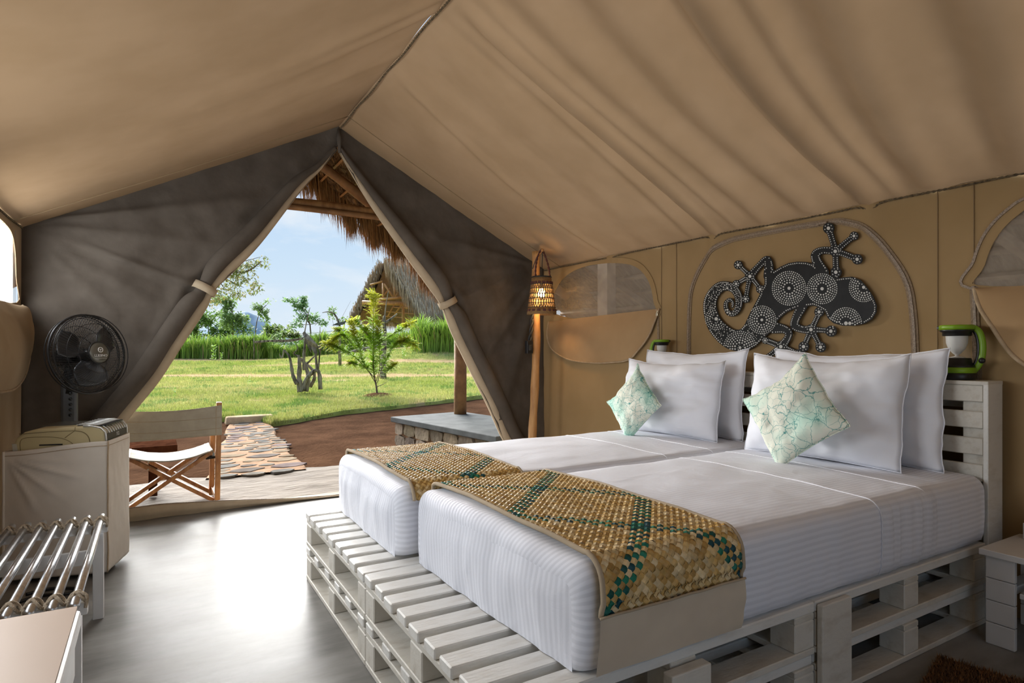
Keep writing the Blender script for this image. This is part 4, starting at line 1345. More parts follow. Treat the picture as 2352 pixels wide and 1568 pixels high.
b = MB(); b.lathe([(rad(0) + 0.003, 0.0), (rad(0) + 0.004, 0.02), (rad(0.07), 0.062), (rad(0.07) - 0.006, 0.062), (rad(0) - 0.006, 0.0), (rad(0) + 0.003, 0)], 32, T0); b.build('lower_band', M_BASKET, la, smooth=True)
b = MB(); b.lathe([(rad(0.26), 0.262), (rad(zt) + 0.002, zt), (rad(zt) - 0.006, zt), (rad(0.26) - 0.006, 0.262), (rad(0.26), 0.262)], 32, T0); b.build('upper_band', M_BASKET, la, smooth=True)
for zc in (0.036, 0.275):
    b = MB()
    for k in range(16):
        a = 2 * pi * k / 16; r_ = rad(zc) + 0.004
        b.box((LSX + cos(a) * r_, LSY + sin(a) * r_, LSZ + zc), (0.010, 0.026, 0.020), Matrix.Rotation(a, 3, 'Z'))
    stuff(b.build('maroon_pattern', M_BASKETD, la, bevel=0.003))
b = MB()
for sgn in (1, -1):
    for k in range(30):
        pts = []
        for i in range(9):
            z = lerp(0.055, 0.268, i / 8); a = 2 * pi * k / 30 + sgn * 0.42 * i / 8
            pts.append((LSX + cos(a) * rad(z), LSY + sin(a) * rad(z), LSZ + z))
        b.tube(pts, 0.0042, 5, cap=False)
stuff(b.build('lattice', M_BASKET, la, smooth=True), 'openwork diagonal weave')
b = MB()
for z in (0.062, 0.10, 0.14, 0.18, 0.225, 0.262):
    b.tube([(LSX + cos(a) * (rad(z) + 0.004), LSY + sin(a) * (rad(z) + 0.004), LSZ + z) for a in np.linspace(0, 2 * pi, 40)], 0.0032, 5, cap=False)
b.tube([(LSX + cos(a) * rad(zt), LSY + sin(a) * rad(zt), LSZ + zt) for a in np.linspace(0, 2 * pi, 40)], 0.006, 6, cap=False)
b.build('dark_rings', M_BLACKM, la, smooth=True)
b = MB(); b.lathe([(0, -0.034), (0.018, -0.030), (0.030, -0.012), (0.032, 0.004), (0.024, 0.024), (0.014, 0.040), (0, 0.044)], 16, T0 @ Matrix.Translation((0, 0, 0.185))); b.build('bulb', M_BULB, la, smooth=True)
b = MB(); b.lathe([(0, 0), (0.017, 0), (0.017, 0.055), (0.006, 0.065), (0, 0.065)], 14, T0 @ Matrix.Translation((0, 0, 0.225))); b.build('socket', M_BLACK, la, smooth=True)
for dx in (-1, 1):
    b = MB()
    twist_rope(b, smooth_path([(LSX + dx * 0.075, LSY - 0.02, LSZ + zt), (LSX + dx * 0.066, LSY - 0.01, LSZ + zt + 0.09), (LSX + dx * 0.035, LSY, LSZ + zt + 0.19), (LSX, LSY - 0.002, LSZ + zt + 0.245)], 5), 0.008)
    b.build('hanging_cord', M_BASKETD, la, smooth=True)
b = MB(); b.tube(smooth_path([(LSX, LSY, LSZ + 0.28), (LSX + 0.004, LSY, LSZ + 0.42), (LSX, LSY - 0.005, LSZ + 0.55), (LSX - 0.035, LSY + 0.02, LSZ + 0.50), (LSX - 0.055, LSY + 0.06, LSZ + 0.40)], 6), 0.004, 6); b.build('flex', M_BLACK, la, smooth=True)
lp = light('lamp_bulb_light', 'POINT', (LSX, LSY, LSZ + 0.13), (0, 0, 0), 5.0, (1.0, 0.62, 0.28)); lp.data.shadow_soft_size = 0.03
# socket with twisted cable behind the pole
ps = thing('power_socket', (PLX - 0.07, PLY - 0.01, 1.13), 'black power socket hanging on twisted cable beside the pole', 'socket')
b = MB(); b.box((PLX - 0.075, PLY - 0.005, 1.19), (0.062, 0.045, 0.115)); b.build('box', M_BLACK, ps, bevel=0.006)
b = MB(); b.box((PLX - 0.080, PLY - 0.032, 1.185), (0.030, 0.014, 0.05)); b.build('switch', M_BLACKM, ps, bevel=0.003)
b = MB(); twist_rope(b, [(PLX - 0.07, PLY - 0.01, 1.245), (PLX - 0.055, PLY - 0.012, 1.34), (PLX - 0.045, PLY - 0.01, 1.46), (PLX - 0.04, PLY, 1.56)], 0.016); b.build('cable', M_BLACKM, ps, smooth=True)

# ================================================================== PORTABLE AIR CONDITIONER
ARZ = radians(-15)
AO = Vector((-0.21, 3.76, 0))
ac = thing('air_conditioner', AO, 'portable air conditioner in a beige cloth cover with yellowed top', 'air conditioner', rz=ARZ)
AM = WM[ac.name]                      # local: x to the right of its front, -x leftwards, +y depth away from the camera
AW, AD = 0.43, 0.31
prof = [(0.0, 0.02), (0.0, 0.70), (-0.006, 0.745), (-0.028, 0.768), (-0.06, 0.777), (-0.30, 0.772), (-0.355, 0.757), (-0.392, 0.725), (-0.405, 0.68), (-AW + 0.005, 0.40), (-AW, 0.02)]
b = MB(); b.prism(prof, lambda x, z, t: AM @ Vector((x, t, z)), AD); b.build('body', M_ACTOP, ac, bevel=0.010)
b = MB(); b.prism([(-0.30, 0.60), (-0.395, 0.60), (-0.404, 0.700), (-0.385, 0.700), (-0.37, 0.60)], lambda x, z, t: AM @ Vector((x - 0.002, t - 0.0015, z)), 0.02); b.build('side_trim', M_ACSIDE, ac)
def acline(pts, w=0.0016):
    b = MB(); b.tube([AM @ Vector((x, -0.001, z)) for x, z in pts], w, 5); b.build('panel_gap', M_LINE, ac, smooth=True)
acline([(-0.03, 0.757), (-0.36, 0.750)][::1]) if False else None
acline([(-0.135, 0.776), (-0.136, 0.757), (-0.165, 0.735), (-0.18, 0.722)])
acline([(-0.136, 0.757), (-0.25, 0.755), (-0.375, 0.748)])
acline(smooth_path([Vector((-0.37, 0.66, 0)), Vector((-0.365, 0.722, 0)), Vector((-0.28, 0.730, 0)), Vector((-0.20, 0.722, 0)), Vector((-0.15, 0.695, 0)), Vector((-0.135, 0.66, 0))], 6) and [(p.x, p.y) for p in smooth_path([Vector((-0.37, 0.66, 0)), Vector((-0.365, 0.722, 0)), Vector((-0.28, 0.730, 0)), Vector((-0.20, 0.722, 0)), Vector((-0.15, 0.695, 0)), Vector((-0.135, 0.66, 0))], 6)])
acline([(p.x, p.y) for p in smooth_path([Vector((-0.136, 0.757, 0)), Vector((-0.10, 0.748, 0)), Vector((-0.075, 0.72, 0)), Vector((-0.065, 0.66, 0))], 6)], 0.0022)
b = MB(); b.box(AM @ Vector((-0.24, -0.002, 0.690)), (0.10, 0.004, 0.006), Matrix.Rotation(ARZ, 3, 'Z')); b.build('slot', M_BLACK, ac)
b = MB(); b.box(AM @ Vector((-0.075, AD / 2 + 0.01, 0.776)), (0.13, AD * 0.80, 0.006), Matrix.Rotation(ARZ, 3, 'Z')); gr = b.build('outlet_grille', M_BLACK, ac)
b = MB(); b.box(AM @ Vector((-0.24, AD / 2 + 0.03, 0.775)), (0.15, AD * 0.6, 0.006), Matrix.Rotation(ARZ, 3, 'Z')); b.build('top_panel', M_FANCAP, ac)
for k in range(8):
    y = 0.045 + 0.235 * k / 7
    b = MB(); b.tube([AM @ Vector((x, y, z)) for x, z in ((-0.145, 0.780), (-0.07, 0.782), (-0.03, 0.776), (-0.006, 0.757), (0.004, 0.735))], 0.0035, 5); b.build('vane', M_SILVER, gr, smooth=True)
b = MB(); b.tube([AM @ Vector((x, AD, z)) for x, z in ((-0.14, 0.779), (-0.06, 0.780), (-0.02, 0.770), (0.0, 0.745), (0.003, 0.70))], 0.006, 6)
b.tube([AM @ Vector((x, 0.0, z)) for x, z in ((-0.10, 0.779), (-0.06, 0.778), (-0.02, 0.768), (0.0, 0.745), (0.003, 0.70))], 0.005, 6); b.build('chrome_edge', M_SILVER, ac, smooth=True)
b = MB(); b.box(AM @ Vector((0.002, AD / 2, 0.717)), (0.006, AD - 0.014, 0.034), Matrix.Rotation(ARZ, 3, 'Z')); bd = b.build('badge_strip', M_BLACK, ac)
text_mesh('brand_lettering', 'TCL', 0.026, M_PRINT, AM @ Matrix.Translation((0.0056, AD * 0.52, 0.717)) @ Matrix.Rotation(pi / 2, 4, 'Z') @ Matrix.Rotation(pi / 2, 4, 'X'), bd)
# cover cloth: front, right side, left side as a sleeve with a dipping rim
b = MB()
def cover(u, v):
    per = [(-AW - 0.012, AD + 0.012), (-AW - 0.012, -0.012), (0.012, -0.012), (0.012, AD + 0.012)]
    k = u * 3; i = min(int(k), 2); f = k - i
    x = lerp(per[i][0], per[i + 1][0], f); y = lerp(per[i][1], per[i + 1][1], f)
    top = lerp(0.665, 0.700, sm((x + AW) / AW)) if i < 2 else lerp(0.700, 0.698, f)
    z = lerp(0.028, top, v)
    # wrinkle lines pulled from the upper left corner of the front
    d = 0.004 * fbm(u * 9, z * 5, 1.0)
    if i == 1:
        r = Vector((x + AW, (top - 0.03) - z)); an = atan2(r.y, r.x + 0.001)
        for a0, am, w in ((0.42, 0.016, 0.035), (0.75, 0.010, 0.05), (1.1, 0.010, 0.06), (0.2, 0.006, 0.04)):
            d += am * exp(-((an - a0) / w) ** 2) * sm(r.length / 0.06) * sm((0.42 - r.length) / 0.25)
        d += 0.012 * sin(pi * f) * sin(pi * v)
        return AM @ Vector((x, y - d, z))
    sx = -1 if i == 0 else 1
    d += 0.008 * sin(pi * f) * sin(pi * v)
    taper = 0.016 * (1 - v) if i == 2 else 0
    return AM @ Vector((x + sx * d, y, z))
b.grid(cover, 120, 60)
o = b.build('cloth_cover', M_COVER, ac, smooth=True); so = o.modifiers.new('solid', 'SOLIDIFY'); so.thickness = 0.003
bb = MB(); bb.tube([cover(u, 0.965) + Vector((0, -0.001, 0)) for u in np.linspace(0.30, 0.99, 50)], 0.0018, 5); bb.build('hem_stitch', M_PIPING, o, smooth=True)
bb = MB(); bb.tube([cover(2 / 3, v) + Vector((0.002, -0.002, 0)) for v in np.linspace(0, 1, 30)], 0.004, 5); bb.build('corner_seam', M_PIPING, o, smooth=True)
bb = MB(); bb.tube([cover(1 / 3 + 0.004, v) + Vector((0.0, -0.004, 0)) for v in np.linspace(0, 1, 30)], 0.006, 5); bb.build('corner_seam', M_COVER, o, smooth=True)
for dx in (-0.36, -0.06):
    for dy in (0.05, 0.26):
        b = MB(); b.lathe([(0.0, 0.0), (0.018, 0.0), (0.018, 0.02), (0.0, 0.022)], 12, AM @ Matrix.Translation((dx, dy, 0.0))); b.build('caster', M_BLACK, ac, smooth=True)
# loose cable on the floor under the rack
b = MB(); b.tube(smooth_path([(-0.66, 3.35, 0.009), (-0.58, 3.52, 0.009), (-0.46, 3.60, 0.010), (-0.36, 3.56, 0.012), (-0.30, 3.60, 0.010), (-0.42, 3.68, 0.010), (-0.52, 3.66, 0.009)], 8), 0.008, 8)
tag(b.build('power_cable', M_BLACK, smooth=True), 'black power cable coiled on the floor behind the luggage rack', 'cable')

# ================================================================== FAN
FC = atY(203, 813, 4.38)
fn_ = thing('pedestal_fan', (FC.x - 0.10, 4.46, 0), 'black pedestal fan with a round wire guard behind the air conditioner', 'fan')
ax = Vector((0.66, -0.74, 0.10)).normalized()
zx = Vector((0, 0, 1)); sx_ = zx.cross(ax).normalized(); up_ = ax.cross(sx_)
FM = Matrix.Translation(FC) @ Matrix((sx_, up_, ax)).transposed().to_4x4()      # local z = fan axis
R = 0.232
def ringpts(r, z, n=48): return [FM @ Vector((r * cos(2 * pi * k / n), r * sin(2 * pi * k / n), z)) for k in range(n + 1)]
b = MB(); b.tube(ringpts(R, 0), 0.007, 8, cap=False); b.tube(ringpts(R * 0.985, 0.035), 0.003, 5, cap=False); b.tube(ringpts(R * 0.985, -0.035), 0.003, 5, cap=False)
b.build('guard_ring', M_BLACK, fn_, smooth=True)
def wire_profile(t, front):
    r = lerp(0.062, R, t)
    z = (0.085 if front else -0.10) * (1 - t ** 3.2)
    return r, z
for front in (True, False):
    b = MB()
    nw = 84
    for k in range(nw):
        a = 2 * pi * k / nw
        pts = []
        for i in range(7):
            t = i / 6; r, z = wire_profile(t, front); aa = a + (0.35 * (1 - t) if front else -0.2 * (1 - t))
            pts.append(FM @ Vector((r * cos(aa), r * sin(aa), z)))
        b.tube(pts, 0.0013, 3, cap=False)
    for t in (0.33, 0.66, 0.9):
        r, z = wire_profile(t, front); b.tube(ringpts(r, z), 0.0018, 4, cap=False)
    stuff(b.build('front_guard' if front else 'rear_guard', M_BLACK, fn_, smooth=True), 'wire guard')
b = MB(); b.lathe([(0, 0.098), (0.045, 0.096), (0.060, 0.090), (0.062, 0.084), (0.0, 0.080)], 32, FM); cap_ = b.build('centre_cap', M_FANCAP, fn_, smooth=True)
b = MB(); b.tube(ringpts(0.063, 0.087, 40), 0.004, 6, cap=False); b.build('cap_rim', M_BLACK, cap_, smooth=True)
text_mesh('brand_lettering', 'LLIEIINO', 0.021, M_PRINT, FM @ Matrix.Translation((0.0, -0.018, 0.0985)), cap_)
b = MB(); b.box(FM @ Vector((0, -0.033, 0.0985)), (0.07, 0.0016, 0.0012), FM.to_3x3()); b.tube(ringpts(0.015, 0.0, 20) and [FM @ Vector((0.014 * cos(2 * pi * k / 20), 0.016 + 0.014 * sin(2 * pi * k / 20), 0.099)) for k in range(21)], 0.0022, 4, cap=False)
b.box(FM @ Vector((0, 0.019, 0.099)), (0.016, 0.003, 0.001), FM.to_3x3()); b.box(FM @ Vector((0, 0.014, 0.099)), (0.003, 0.014, 0.001), FM.to_3x3())
b.build('brand_emblem', M_PRINT, cap_)
for k in range(3):
    b = MB()
    def blade(u, v, k=k):
        r = lerp(0.035, 0.192, u); a = 2 * pi * k / 3 + 0.4 + (v - 0.5) * (0.9 + 0.5 * sin(pi * min(1, u * 1.1))) + 0.25 * u
        return FM @ Vector((r * cos(a), r * sin(a), (v - 0.5) * 0.07 * (1 - 0.35 * u)))
    b.grid(blade, 12, 12); o = b.build('blade', M_FANBLADE, fn_, smooth=True)
    so = o.modifiers.new('solid', 'SOLIDIFY'); so.thickness = 0.003
b = MB(); b.lathe([(0, 0.04), (0.03, 0.035), (0.038, 0.02), (0.038, -0.045), (0, -0.05)], 24, FM); b.build('hub', M_BLACK, fn_, smooth=True)
b = MB(); b.lathe([(0.04, -0.10), (0.062, -0.105), (0.066, -0.14), (0.064, -0.20), (0.052, -0.235), (0.0, -0.245)], 24, FM); b.build('motor_housing', M_BLACK, fn_, smooth=True)
PB = FM @ Vector((0, 0, -0.155))
b = MB(); b.tube([PB, PB + Vector((0.0, 0, -0.10)), (PB.x, PB.y, PB.z - 0.22)], [0.022, 0.028, 0.032], 12); b.build('neck', M_BLACK, fn_, smooth=True)
cz_ = PB.z - 0.31
b = MB(); b.box((PB.x, PB.y, cz_), (0.085, 0.055, 0.30)); cb = b.build('control_column', M_FANGREY, fn_, bevel=0.016)
for k in range(5):
    b = MB(); b.lathe([(0, 0), (0.010, 0), (0.009, 0.006), (0, 0.008)], 12, Matrix.Translation((PB.x + 0.008, PB.y - 0.0275, cz_ + 0.09 - k * 0.032)) @ Matrix.Rotation(pi / 2, 4, 'X')); b.build('button', M_BLACK, cb, smooth=True)
b = MB(); b.tube([(PB.x, PB.y, cz_ - 0.10), (PB.x, PB.y, 0.03)], 0.017, 12); b.build('stand_pole', M_STEEL, fn_, smooth=True)
b = MB(); b.lathe([(0, 0), (0.19, 0), (0.19, 0.012), (0.15, 0.024), (0.03, 0.04), (0, 0.04)], 32, Matrix.Translation((PB.x, PB.y, 0))); b.build('base', M_BLACK, fn_, smooth=True)

# ================================================================== LUGGAGE RACK
RZT = 0.408
rk = thing('luggage_rack', (-0.43, 2.73, 0), 'white luggage rack with steel tubes lashed on by rope', 'luggage rack')
RX0, RX1, RY0, RY1 = -0.685, -0.170, 2.245, 3.205
b = MB(); b.box(((RX0 + RX1) / 2, RY1, RZT - 0.018), (RX1 - RX0, 0.030, 0.036)); b.build('rail', M_WHITE, rk, bevel=0.003)
b = MB(); b.box(((RX0 + RX1) / 2, RY0, RZT - 0.018), (RX1 - RX0, 0.030, 0.036)); b.build('rail', M_WHITE, rk, bevel=0.003)
for x in (RX0 + 0.035, RX1 - 0.035):
    for y in (RY0 + 0.002, RY1 - 0.002):
        b = MB(); b.box((x, y, (RZT - 0.036) / 2), (0.040, 0.034, RZT - 0.036)); b.build('leg', M_WHITE, rk, bevel=0.003)
b = MB(); b.box(((RX0 + RX1) / 2, RY1, 0.27), (RX1 - RX0 - 0.11, 0.02, 0.06)); b.build('apron', M_WHITE, rk, bevel=0.003)
b = MB(); b.box(((RX0 + RX1) / 2, RY0, 0.27), (RX1 - RX0 - 0.11, 0.02, 0.06)); b.build('apron', M_WHITE, rk, bevel=0.003)
TR = 0.0135
xs = [RX1 - 0.028 - 0.0525 * k for k in range(9)]
for x in xs:
    b = MB(); b.tube([(x, RY0 - 0.07, RZT + TR), (x, RY1 + 0.085, RZT + TR)], TR, 14); b.build('steel_tube', M_STEEL, rk, smooth=True)
for y in (RY0, RY1):
    b = MB()
    for ph in (0.0, 1.0):
        pts = []
        for k, x in enumerate(xs):
            s_ = 1 if ph == 0 else -1
            pts += [(x + 0.026, y + s_ * 0.012, RZT + 0.004), (x + 0.013, y + s_ * 0.020, RZT + TR * 1.5), (x, y + s_ * 0.004, RZT + TR * 2 + 0.005), (x - 0.013, y - s_ * 0.020, RZT + TR * 1.5)]
        b.tube(smooth_path([Vector(p) for p in pts], 4), 0.0052, 6)
    for k, x in enumerate(xs):       # turns under the rail
        b.tube(smooth_path([(x - 0.016, y - 0.022, RZT + TR * 1.2), (x - 0.024, y - 0.0215, RZT - 0.02), (x - 0.028, y - 0.012, RZT - 0.040), (x - 0.028, y + 0.018, RZT - 0.040), (x - 0.024, y + 0.022, RZT - 0.01), (x - 0.014, y + 0.022, RZT + TR * 1.2)], 3), 0.0050, 6)
    b.tube(smooth_path([(xs[0] + 0.004, y - 0.01, RZT + 2 * TR + 0.006), (RX1 - 0.002, y - 0.014, RZT + 0.022), (RX1 - 0.004, y - 0.022, RZT - 0.012)], 4), 0.0052, 6)
    b.build('rope_lashing', M_CORD, rk, smooth=True)

# ================================================================== TAN-TOPPED DESK (bottom left)
dk = thing('desk', (-0.38, 0.92, 0), 'white desk with a tan top at the bottom left corner', 'desk')
DX1, DX0, DY1, DY0, DZ = -0.108, -0.68, 1.305, 0.50, 0.72
b = MB(); b.box(((DX0 + DX1) / 2, (DY0 + DY1) / 2, DZ - 0.002), (DX1 - DX0 - 0.012, DY1 - DY0, 0.006)); b.build('tan_surface', M_TAN, dk)
b = MB(); b.box(((DX0 + DX1) / 2, (DY0 + DY1) / 2, DZ - 0.020), (DX1 - DX0, DY1 - DY0 - 0.006, 0.032)); b.build('top_board', M_WHITE, dk, bevel=0.006)
b = MB(); b.box((DX1 - 0.018, (DY0 + DY1) / 2, DZ - 0.075), (0.02, DY1 - DY0 - 0.03, 0.08)); b.build('apron', M_WHITE, dk, bevel=0.003)
b = MB(); b.box(((DX0 + DX1) / 2, DY1 - 0.02, DZ - 0.075), (DX1 - DX0 - 0.08, 0.02, 0.08)); b.build('apron', M_WHITE, dk, bevel=0.003)
for x in (DX0 + 0.035, DX1 - 0.038):
    for y in (DY0 + 0.04, DY1 - 0.045):
        b = MB(); b.box((x, y, (DZ - 0.036) / 2), (0.045, 0.045, DZ - 0.036)); b.build('leg', M_WHITE, dk, bevel=0.003)

# ================================================================== WHITE SIDE TABLE (right)
st = thing('side_table', (3.02, 0.85, 0), 'low white side table beside the headboard at the right edge', 'table')
TX0, TX1, TY0, TY1, TZ = 2.848, 3.222, 0.55, 1.155, 0.376
b = MB(); b.box(((TX0 + TX1) / 2, (TY0 + TY1) / 2, TZ - 0.0125), (TX1 - TX0, TY1 - TY0, 0.025)); b.build('table_top', M_WHITE, st, bevel=0.003)
for (x, y) in ((TX0 + 0.028, TY1 - 0.065), (TX0 + 0.028, TY0 + 0.065), (TX1 - 0.028, TY1 - 0.065), (TX1 - 0.028, TY0 + 0.065)):
    zs = (TZ - 0.026) / 4
    lg = None
    for k in range(4):
        b = MB(); b.box((x, y, zs * (k + 0.5)), (0.022, 0.096, zs - 0.0025))
        b.build('leg_board', M_WHITE, st, bevel=0.0025)
b = MB(); b.box(((TX0 + TX1) / 2, (TY0 + TY1) / 2, 0.215), (TX1 - TX0 - 0.08, TY1 - TY0 - 0.24, 0.02)); b.build('shelf', M_WHITE, st, bevel=0.002)
for y in (TY1 - 0.065, TY0 + 0.065):
    b = MB(); b.box(((TX0 + TX1) / 2, y, 0.215), (TX1 - TX0 - 0.08, 0.05, 0.03)); b.build('stretcher', M_WHITE, st, bevel=0.002)
bx_ = thing('white_canister', (3.175, 1.118, TZ), 'small white item with black knob on the side table, cut by the right picture edge', 'container')
b = MB(); b.box((3.175, 1.090, TZ + 0.034), (0.07, 0.05, 0.068)); b.build('body', M_WHITE, bx_, bevel=0.004)
b = MB(); b.tube([(3.175, 1.09, TZ + 0.067), (3.175, 1.09, TZ + 0.09), (3.175, 1.105, TZ + 0.108), (3.175, 1.116, TZ + 0.112)], [0.010, 0.010, 0.013, 0.013], 10); b.build('knob', M_BLACK, bx_, smooth=True)

# ================================================================== JUTE RUG
rg = thing('jute_rug', (2.2, 0.8, 0), 'shaggy brown jute rug on the floor at the lower right', 'rug')
RGM = Matrix.Translation((2.555, 1.165, 0)) @ Matrix.Rotation(radians(14), 4, 'Z')
b = MB(); b.cur = (0.45, 0.40, 0.36)
b.box(RGM @ Vector((-0.75, -0.45, 0.006)), (1.5, 0.9, 0.012), RGM.to_3x3()); b.build('backing', M_RUG, rg)
b = MB(); rr = random.Random(4)
for k in range(14000):
    x = -rr.random() ** 1.3 * 1.1; y = -rr.random() ** 1.2 * 0.7
    p = RGM @ Vector((x, y, 0.010)); a = rr.uniform(0, 6.28); l = rr.uniform(0.012, 0.026); lean = rr.uniform(0.2, 1.0)
    d = Vector((cos(a) * lean, sin(a) * lean, 1)).normalized() * l
    s_ = Vector((-sin(a), cos(a), 0)) * 0.0022
    g = rr.uniform(0.5, 1.5)
    b.add([p - s_, p + s_, p + d], [(0, 1, 2)], (g, g * 0.95, g * 0.85))
stuff(b.build('pile', M_RUG, rg), 'jute pile')

# ================================================================== OUTSIDE: PORCH
def pq_of(X, Y): return X * CS - Y * SN, X * SN + Y * CS
def ground_z(p, q):
    z = 0.030 * max(0.0, min(q, 60) - 9.0)
    z += 0.62 * sm((p + 12) / 8) * sm((q - 19) / 11)
    return z
# patio of rough slate between the tent and the path
b = MB()
def patio(u, v):
    X = lerp(-3.0, 2.62, u); Y = lerp(FY + 0.04, 6.30 + 0.03 * sin(X * 7) + 0.05 * fbm(X * 2, 0.5), v)
    return Vector((X, Y, -0.012 + 0.010 * fbm(X * 1.8, Y * 5, 2.0, 4)))
b.grid(patio, 120, 40)
b.add([(-3, FY, -0.2), (2.62, FY, -0.2), (2.62, 6.3, -0.2), (-3, 6.3, -0.2)], [(3, 2, 1, 0)])
struct(b.build('patio', M_PATIO, smooth=True), 'rough slate patio in front of the tent')
# stone path
path_o = thing('path', (1.1, 8.5, -0.03), 'path of flat stones set in sandy mortar', None, kind='structure')
def path_edge(t):
    Y = lerp(6.15, 10.5, t)
    xl = lerp(0.40, 1.06, t ** 1.15) + 0.04 * sin(Y * 3); xr = lerp(1.30, 1.60, t) + 0.03 * sin(Y * 4 + 1)
    return Y, xl, xr
b = MB()
def pathf(u, v):
    Y, xl, xr = path_edge(v); X = lerp(xl, xr, u)
    p_, q_ = pq_of(X, Y)
    return Vector((X, Y, 0.004 + ground_z(p_, q_) + 0.005 * fbm(X * 6, Y * 6) - (0.05 if u in (0, 1) else 0)))
b.grid(pathf, 30, 120)
b.build('mortar_bed', M_MORTAR, path_o, smooth=True)
rr = random.Random(12)
cells = []
tries = 0
while len(cells) < 90 and tries < 6000:
    tries += 1
    t = rr.random() ** 1.15; Y, xl, xr = path_edge(t)
    sz = rr.uniform(0.08, 0.18); X = rr.uniform(xl + sz * 0.7, xr - sz * 0.7)
    if all((X - a) ** 2 + ((Y - c) * 1.15) ** 2 > ((sz + d) * 0.95) ** 2 for a, c, d in cells):
        cells.append((X, Y, sz))
tones = [(0.95, 0.95, 0.92), (0.80, 0.85, 0.88), (1.15, 1.0, 0.80), (0.75, 0.72, 0.72), (1.1, 1.05, 0.95), (0.9, 0.8, 0.85)]
for X, Y, sz in cells:
    b = MB(); b.cur = rr.choice(tones)
    n = 8; ph = rr.uniform(0, 6)
    pl_ = [(sz * (1.25 if k in (0, 1, 4, 5) else 1.0) * rr.uniform(0.70, 1.0) * cos(2 * pi * k / n + ph * 0.1), sz * 0.8 * rr.uniform(0.72, 1.0) * sin(2 * pi * k / n + ph * 0.1)) for k in range(n)]
    p_, q_ = pq_of(X, Y); z0 = ground_z(p_, q_)
    b.prism(pl_, lambda x, y, h: Vector((X + x * (1 - h * 1.5), Y + y * (1 - h * 1.5), z0 - 0.008 + h)), 0.0155 + rr.uniform(0, 0.003))
    b.build('flagstone', M_FLAG, path_o)
b = MB(); b.cur = (1.25, 1.05, 0.80)
for k in range(6):
    pass
p_, q_ = pq_of(1.30, 10.45)
b.cur = (2.1, 1.7, 1.2); b.prism([(-0.36, -0.08), (-0.2, -0.14), (0.1, -0.12), (0.34, -0.09), (0.36, 0.10), (0.1, 0.15), (-0.2, 0.13), (-0.37, 0.08)], lambda x, y, h: Vector((1.33 + x * (1 - h * 0.4), 10.45 + y * (1 - h * 0.4), ground_z(p_, q_) - 0.02 + h)), 0.12)
b.build('step_stone', M_FLAG, path_o, bevel=0.02)

# low stone plinth with cement top and the porch post on it
LZ = 0.35
e0 = atZ(910, 957, LZ); e1 = Vector((2.83, 5.02, LZ)); wv = Vector((0.98, 0.14, 0)).normalized()
dv = (e1 - e0).normalized(); e0s = e0
dp = thing('stone_plinth', e0, 'low stone plinth with grey cement slab outside the doorway', 'plinth')
def plz(a, w, z): return e0 + dv * a + wv * w + Vector((0, 0, z - LZ))
LEN = (e1 - e0).length
b = MB(); b.prism([(-0.05, -0.05), (LEN, -0.05), (LEN, 0.98), (-0.05, 0.98)], lambda a, w, h: plz(a, w, LZ - 0.062 + h), 0.062); b.build('cement_slab', M_CEMENT, dp, bevel=0.008)
b = MB(); b.prism([(0.02, 0.02), (LEN, 0.02), (LEN, 0.94), (0.02, 0.94)], lambda a, w, h: plz(a, w, -0.05 + h), LZ - 0.02); b.build('core', M_MORTAR, dp)
rr = random.Random(3)
a_ = 0.0
stones = []
for row in range(2):
    z0 = 0.0 + row * 0.145; a_ = rr.uniform(-0.05, 0.0)
    while a_ < LEN - 0.05:
        w_ = rr.uniform(0.17, 0.33)
        stones.append(('f', a_, z0, w_)); a_ += w_ + 0.018
    a_ = 0.03
    while a_ < 0.9:
        w_ = rr.uniform(0.17, 0.30); stones.append(('s', a_, z0, w_)); a_ += w_ + 0.018
for face, a_, z0, w_ in stones:
    b = MB(); k_ = rr.uniform(0.7, 1.25); b.cur = (k_, k_ * rr.uniform(0.95, 1.02), k_ * rr.uniform(0.85, 1.05))
    pl_ = [(a_ + rr.uniform(0, 0.03), z0 + rr.uniform(0, 0.015)), (a_ + w_ * 0.5, z0 - 0.004), (a_ + w_ - rr.uniform(0, 0.03), z0 + rr.uniform(0, 0.015)), (a_ + w_, z0 + 0.075), (a_ + w_ - rr.uniform(0, 0.04), z0 + 0.132 - rr.uniform(0, 0.015)), (a_ + w_ * 0.4, z0 + 0.138), (a_ + rr.uniform(0, 0.03), z0 + 0.125), (a_, z0 + 0.065)]
    if face == 'f': b.prism(pl_, lambda a, z, h: plz(a, 0.022 - h, z), rr.uniform(0.022, 0.04))
    else: b.prism(pl_, lambda a, z, h: plz(0.022 - h, a, z), rr.uniform(0.022, 0.04))
    b.build('stone', M_STONE, dp)
pc = atZ(1057, 950, LZ)
pp = thing('porch_post', (pc.x, pc.y, LZ), 'round brown roof post standing on the stone plinth', 'post')
b = MB(); b.tube([(pc.x, pc.y, LZ), (pc.x + 0.004, pc.y, 1.0), (pc.x - 0.006, pc.y, 1.7), (pc.x, pc.y, 2.15)], [0.080, 0.078, 0.076, 0.074], 14); b.build('shaft', M_BEAM, pp, smooth=True)

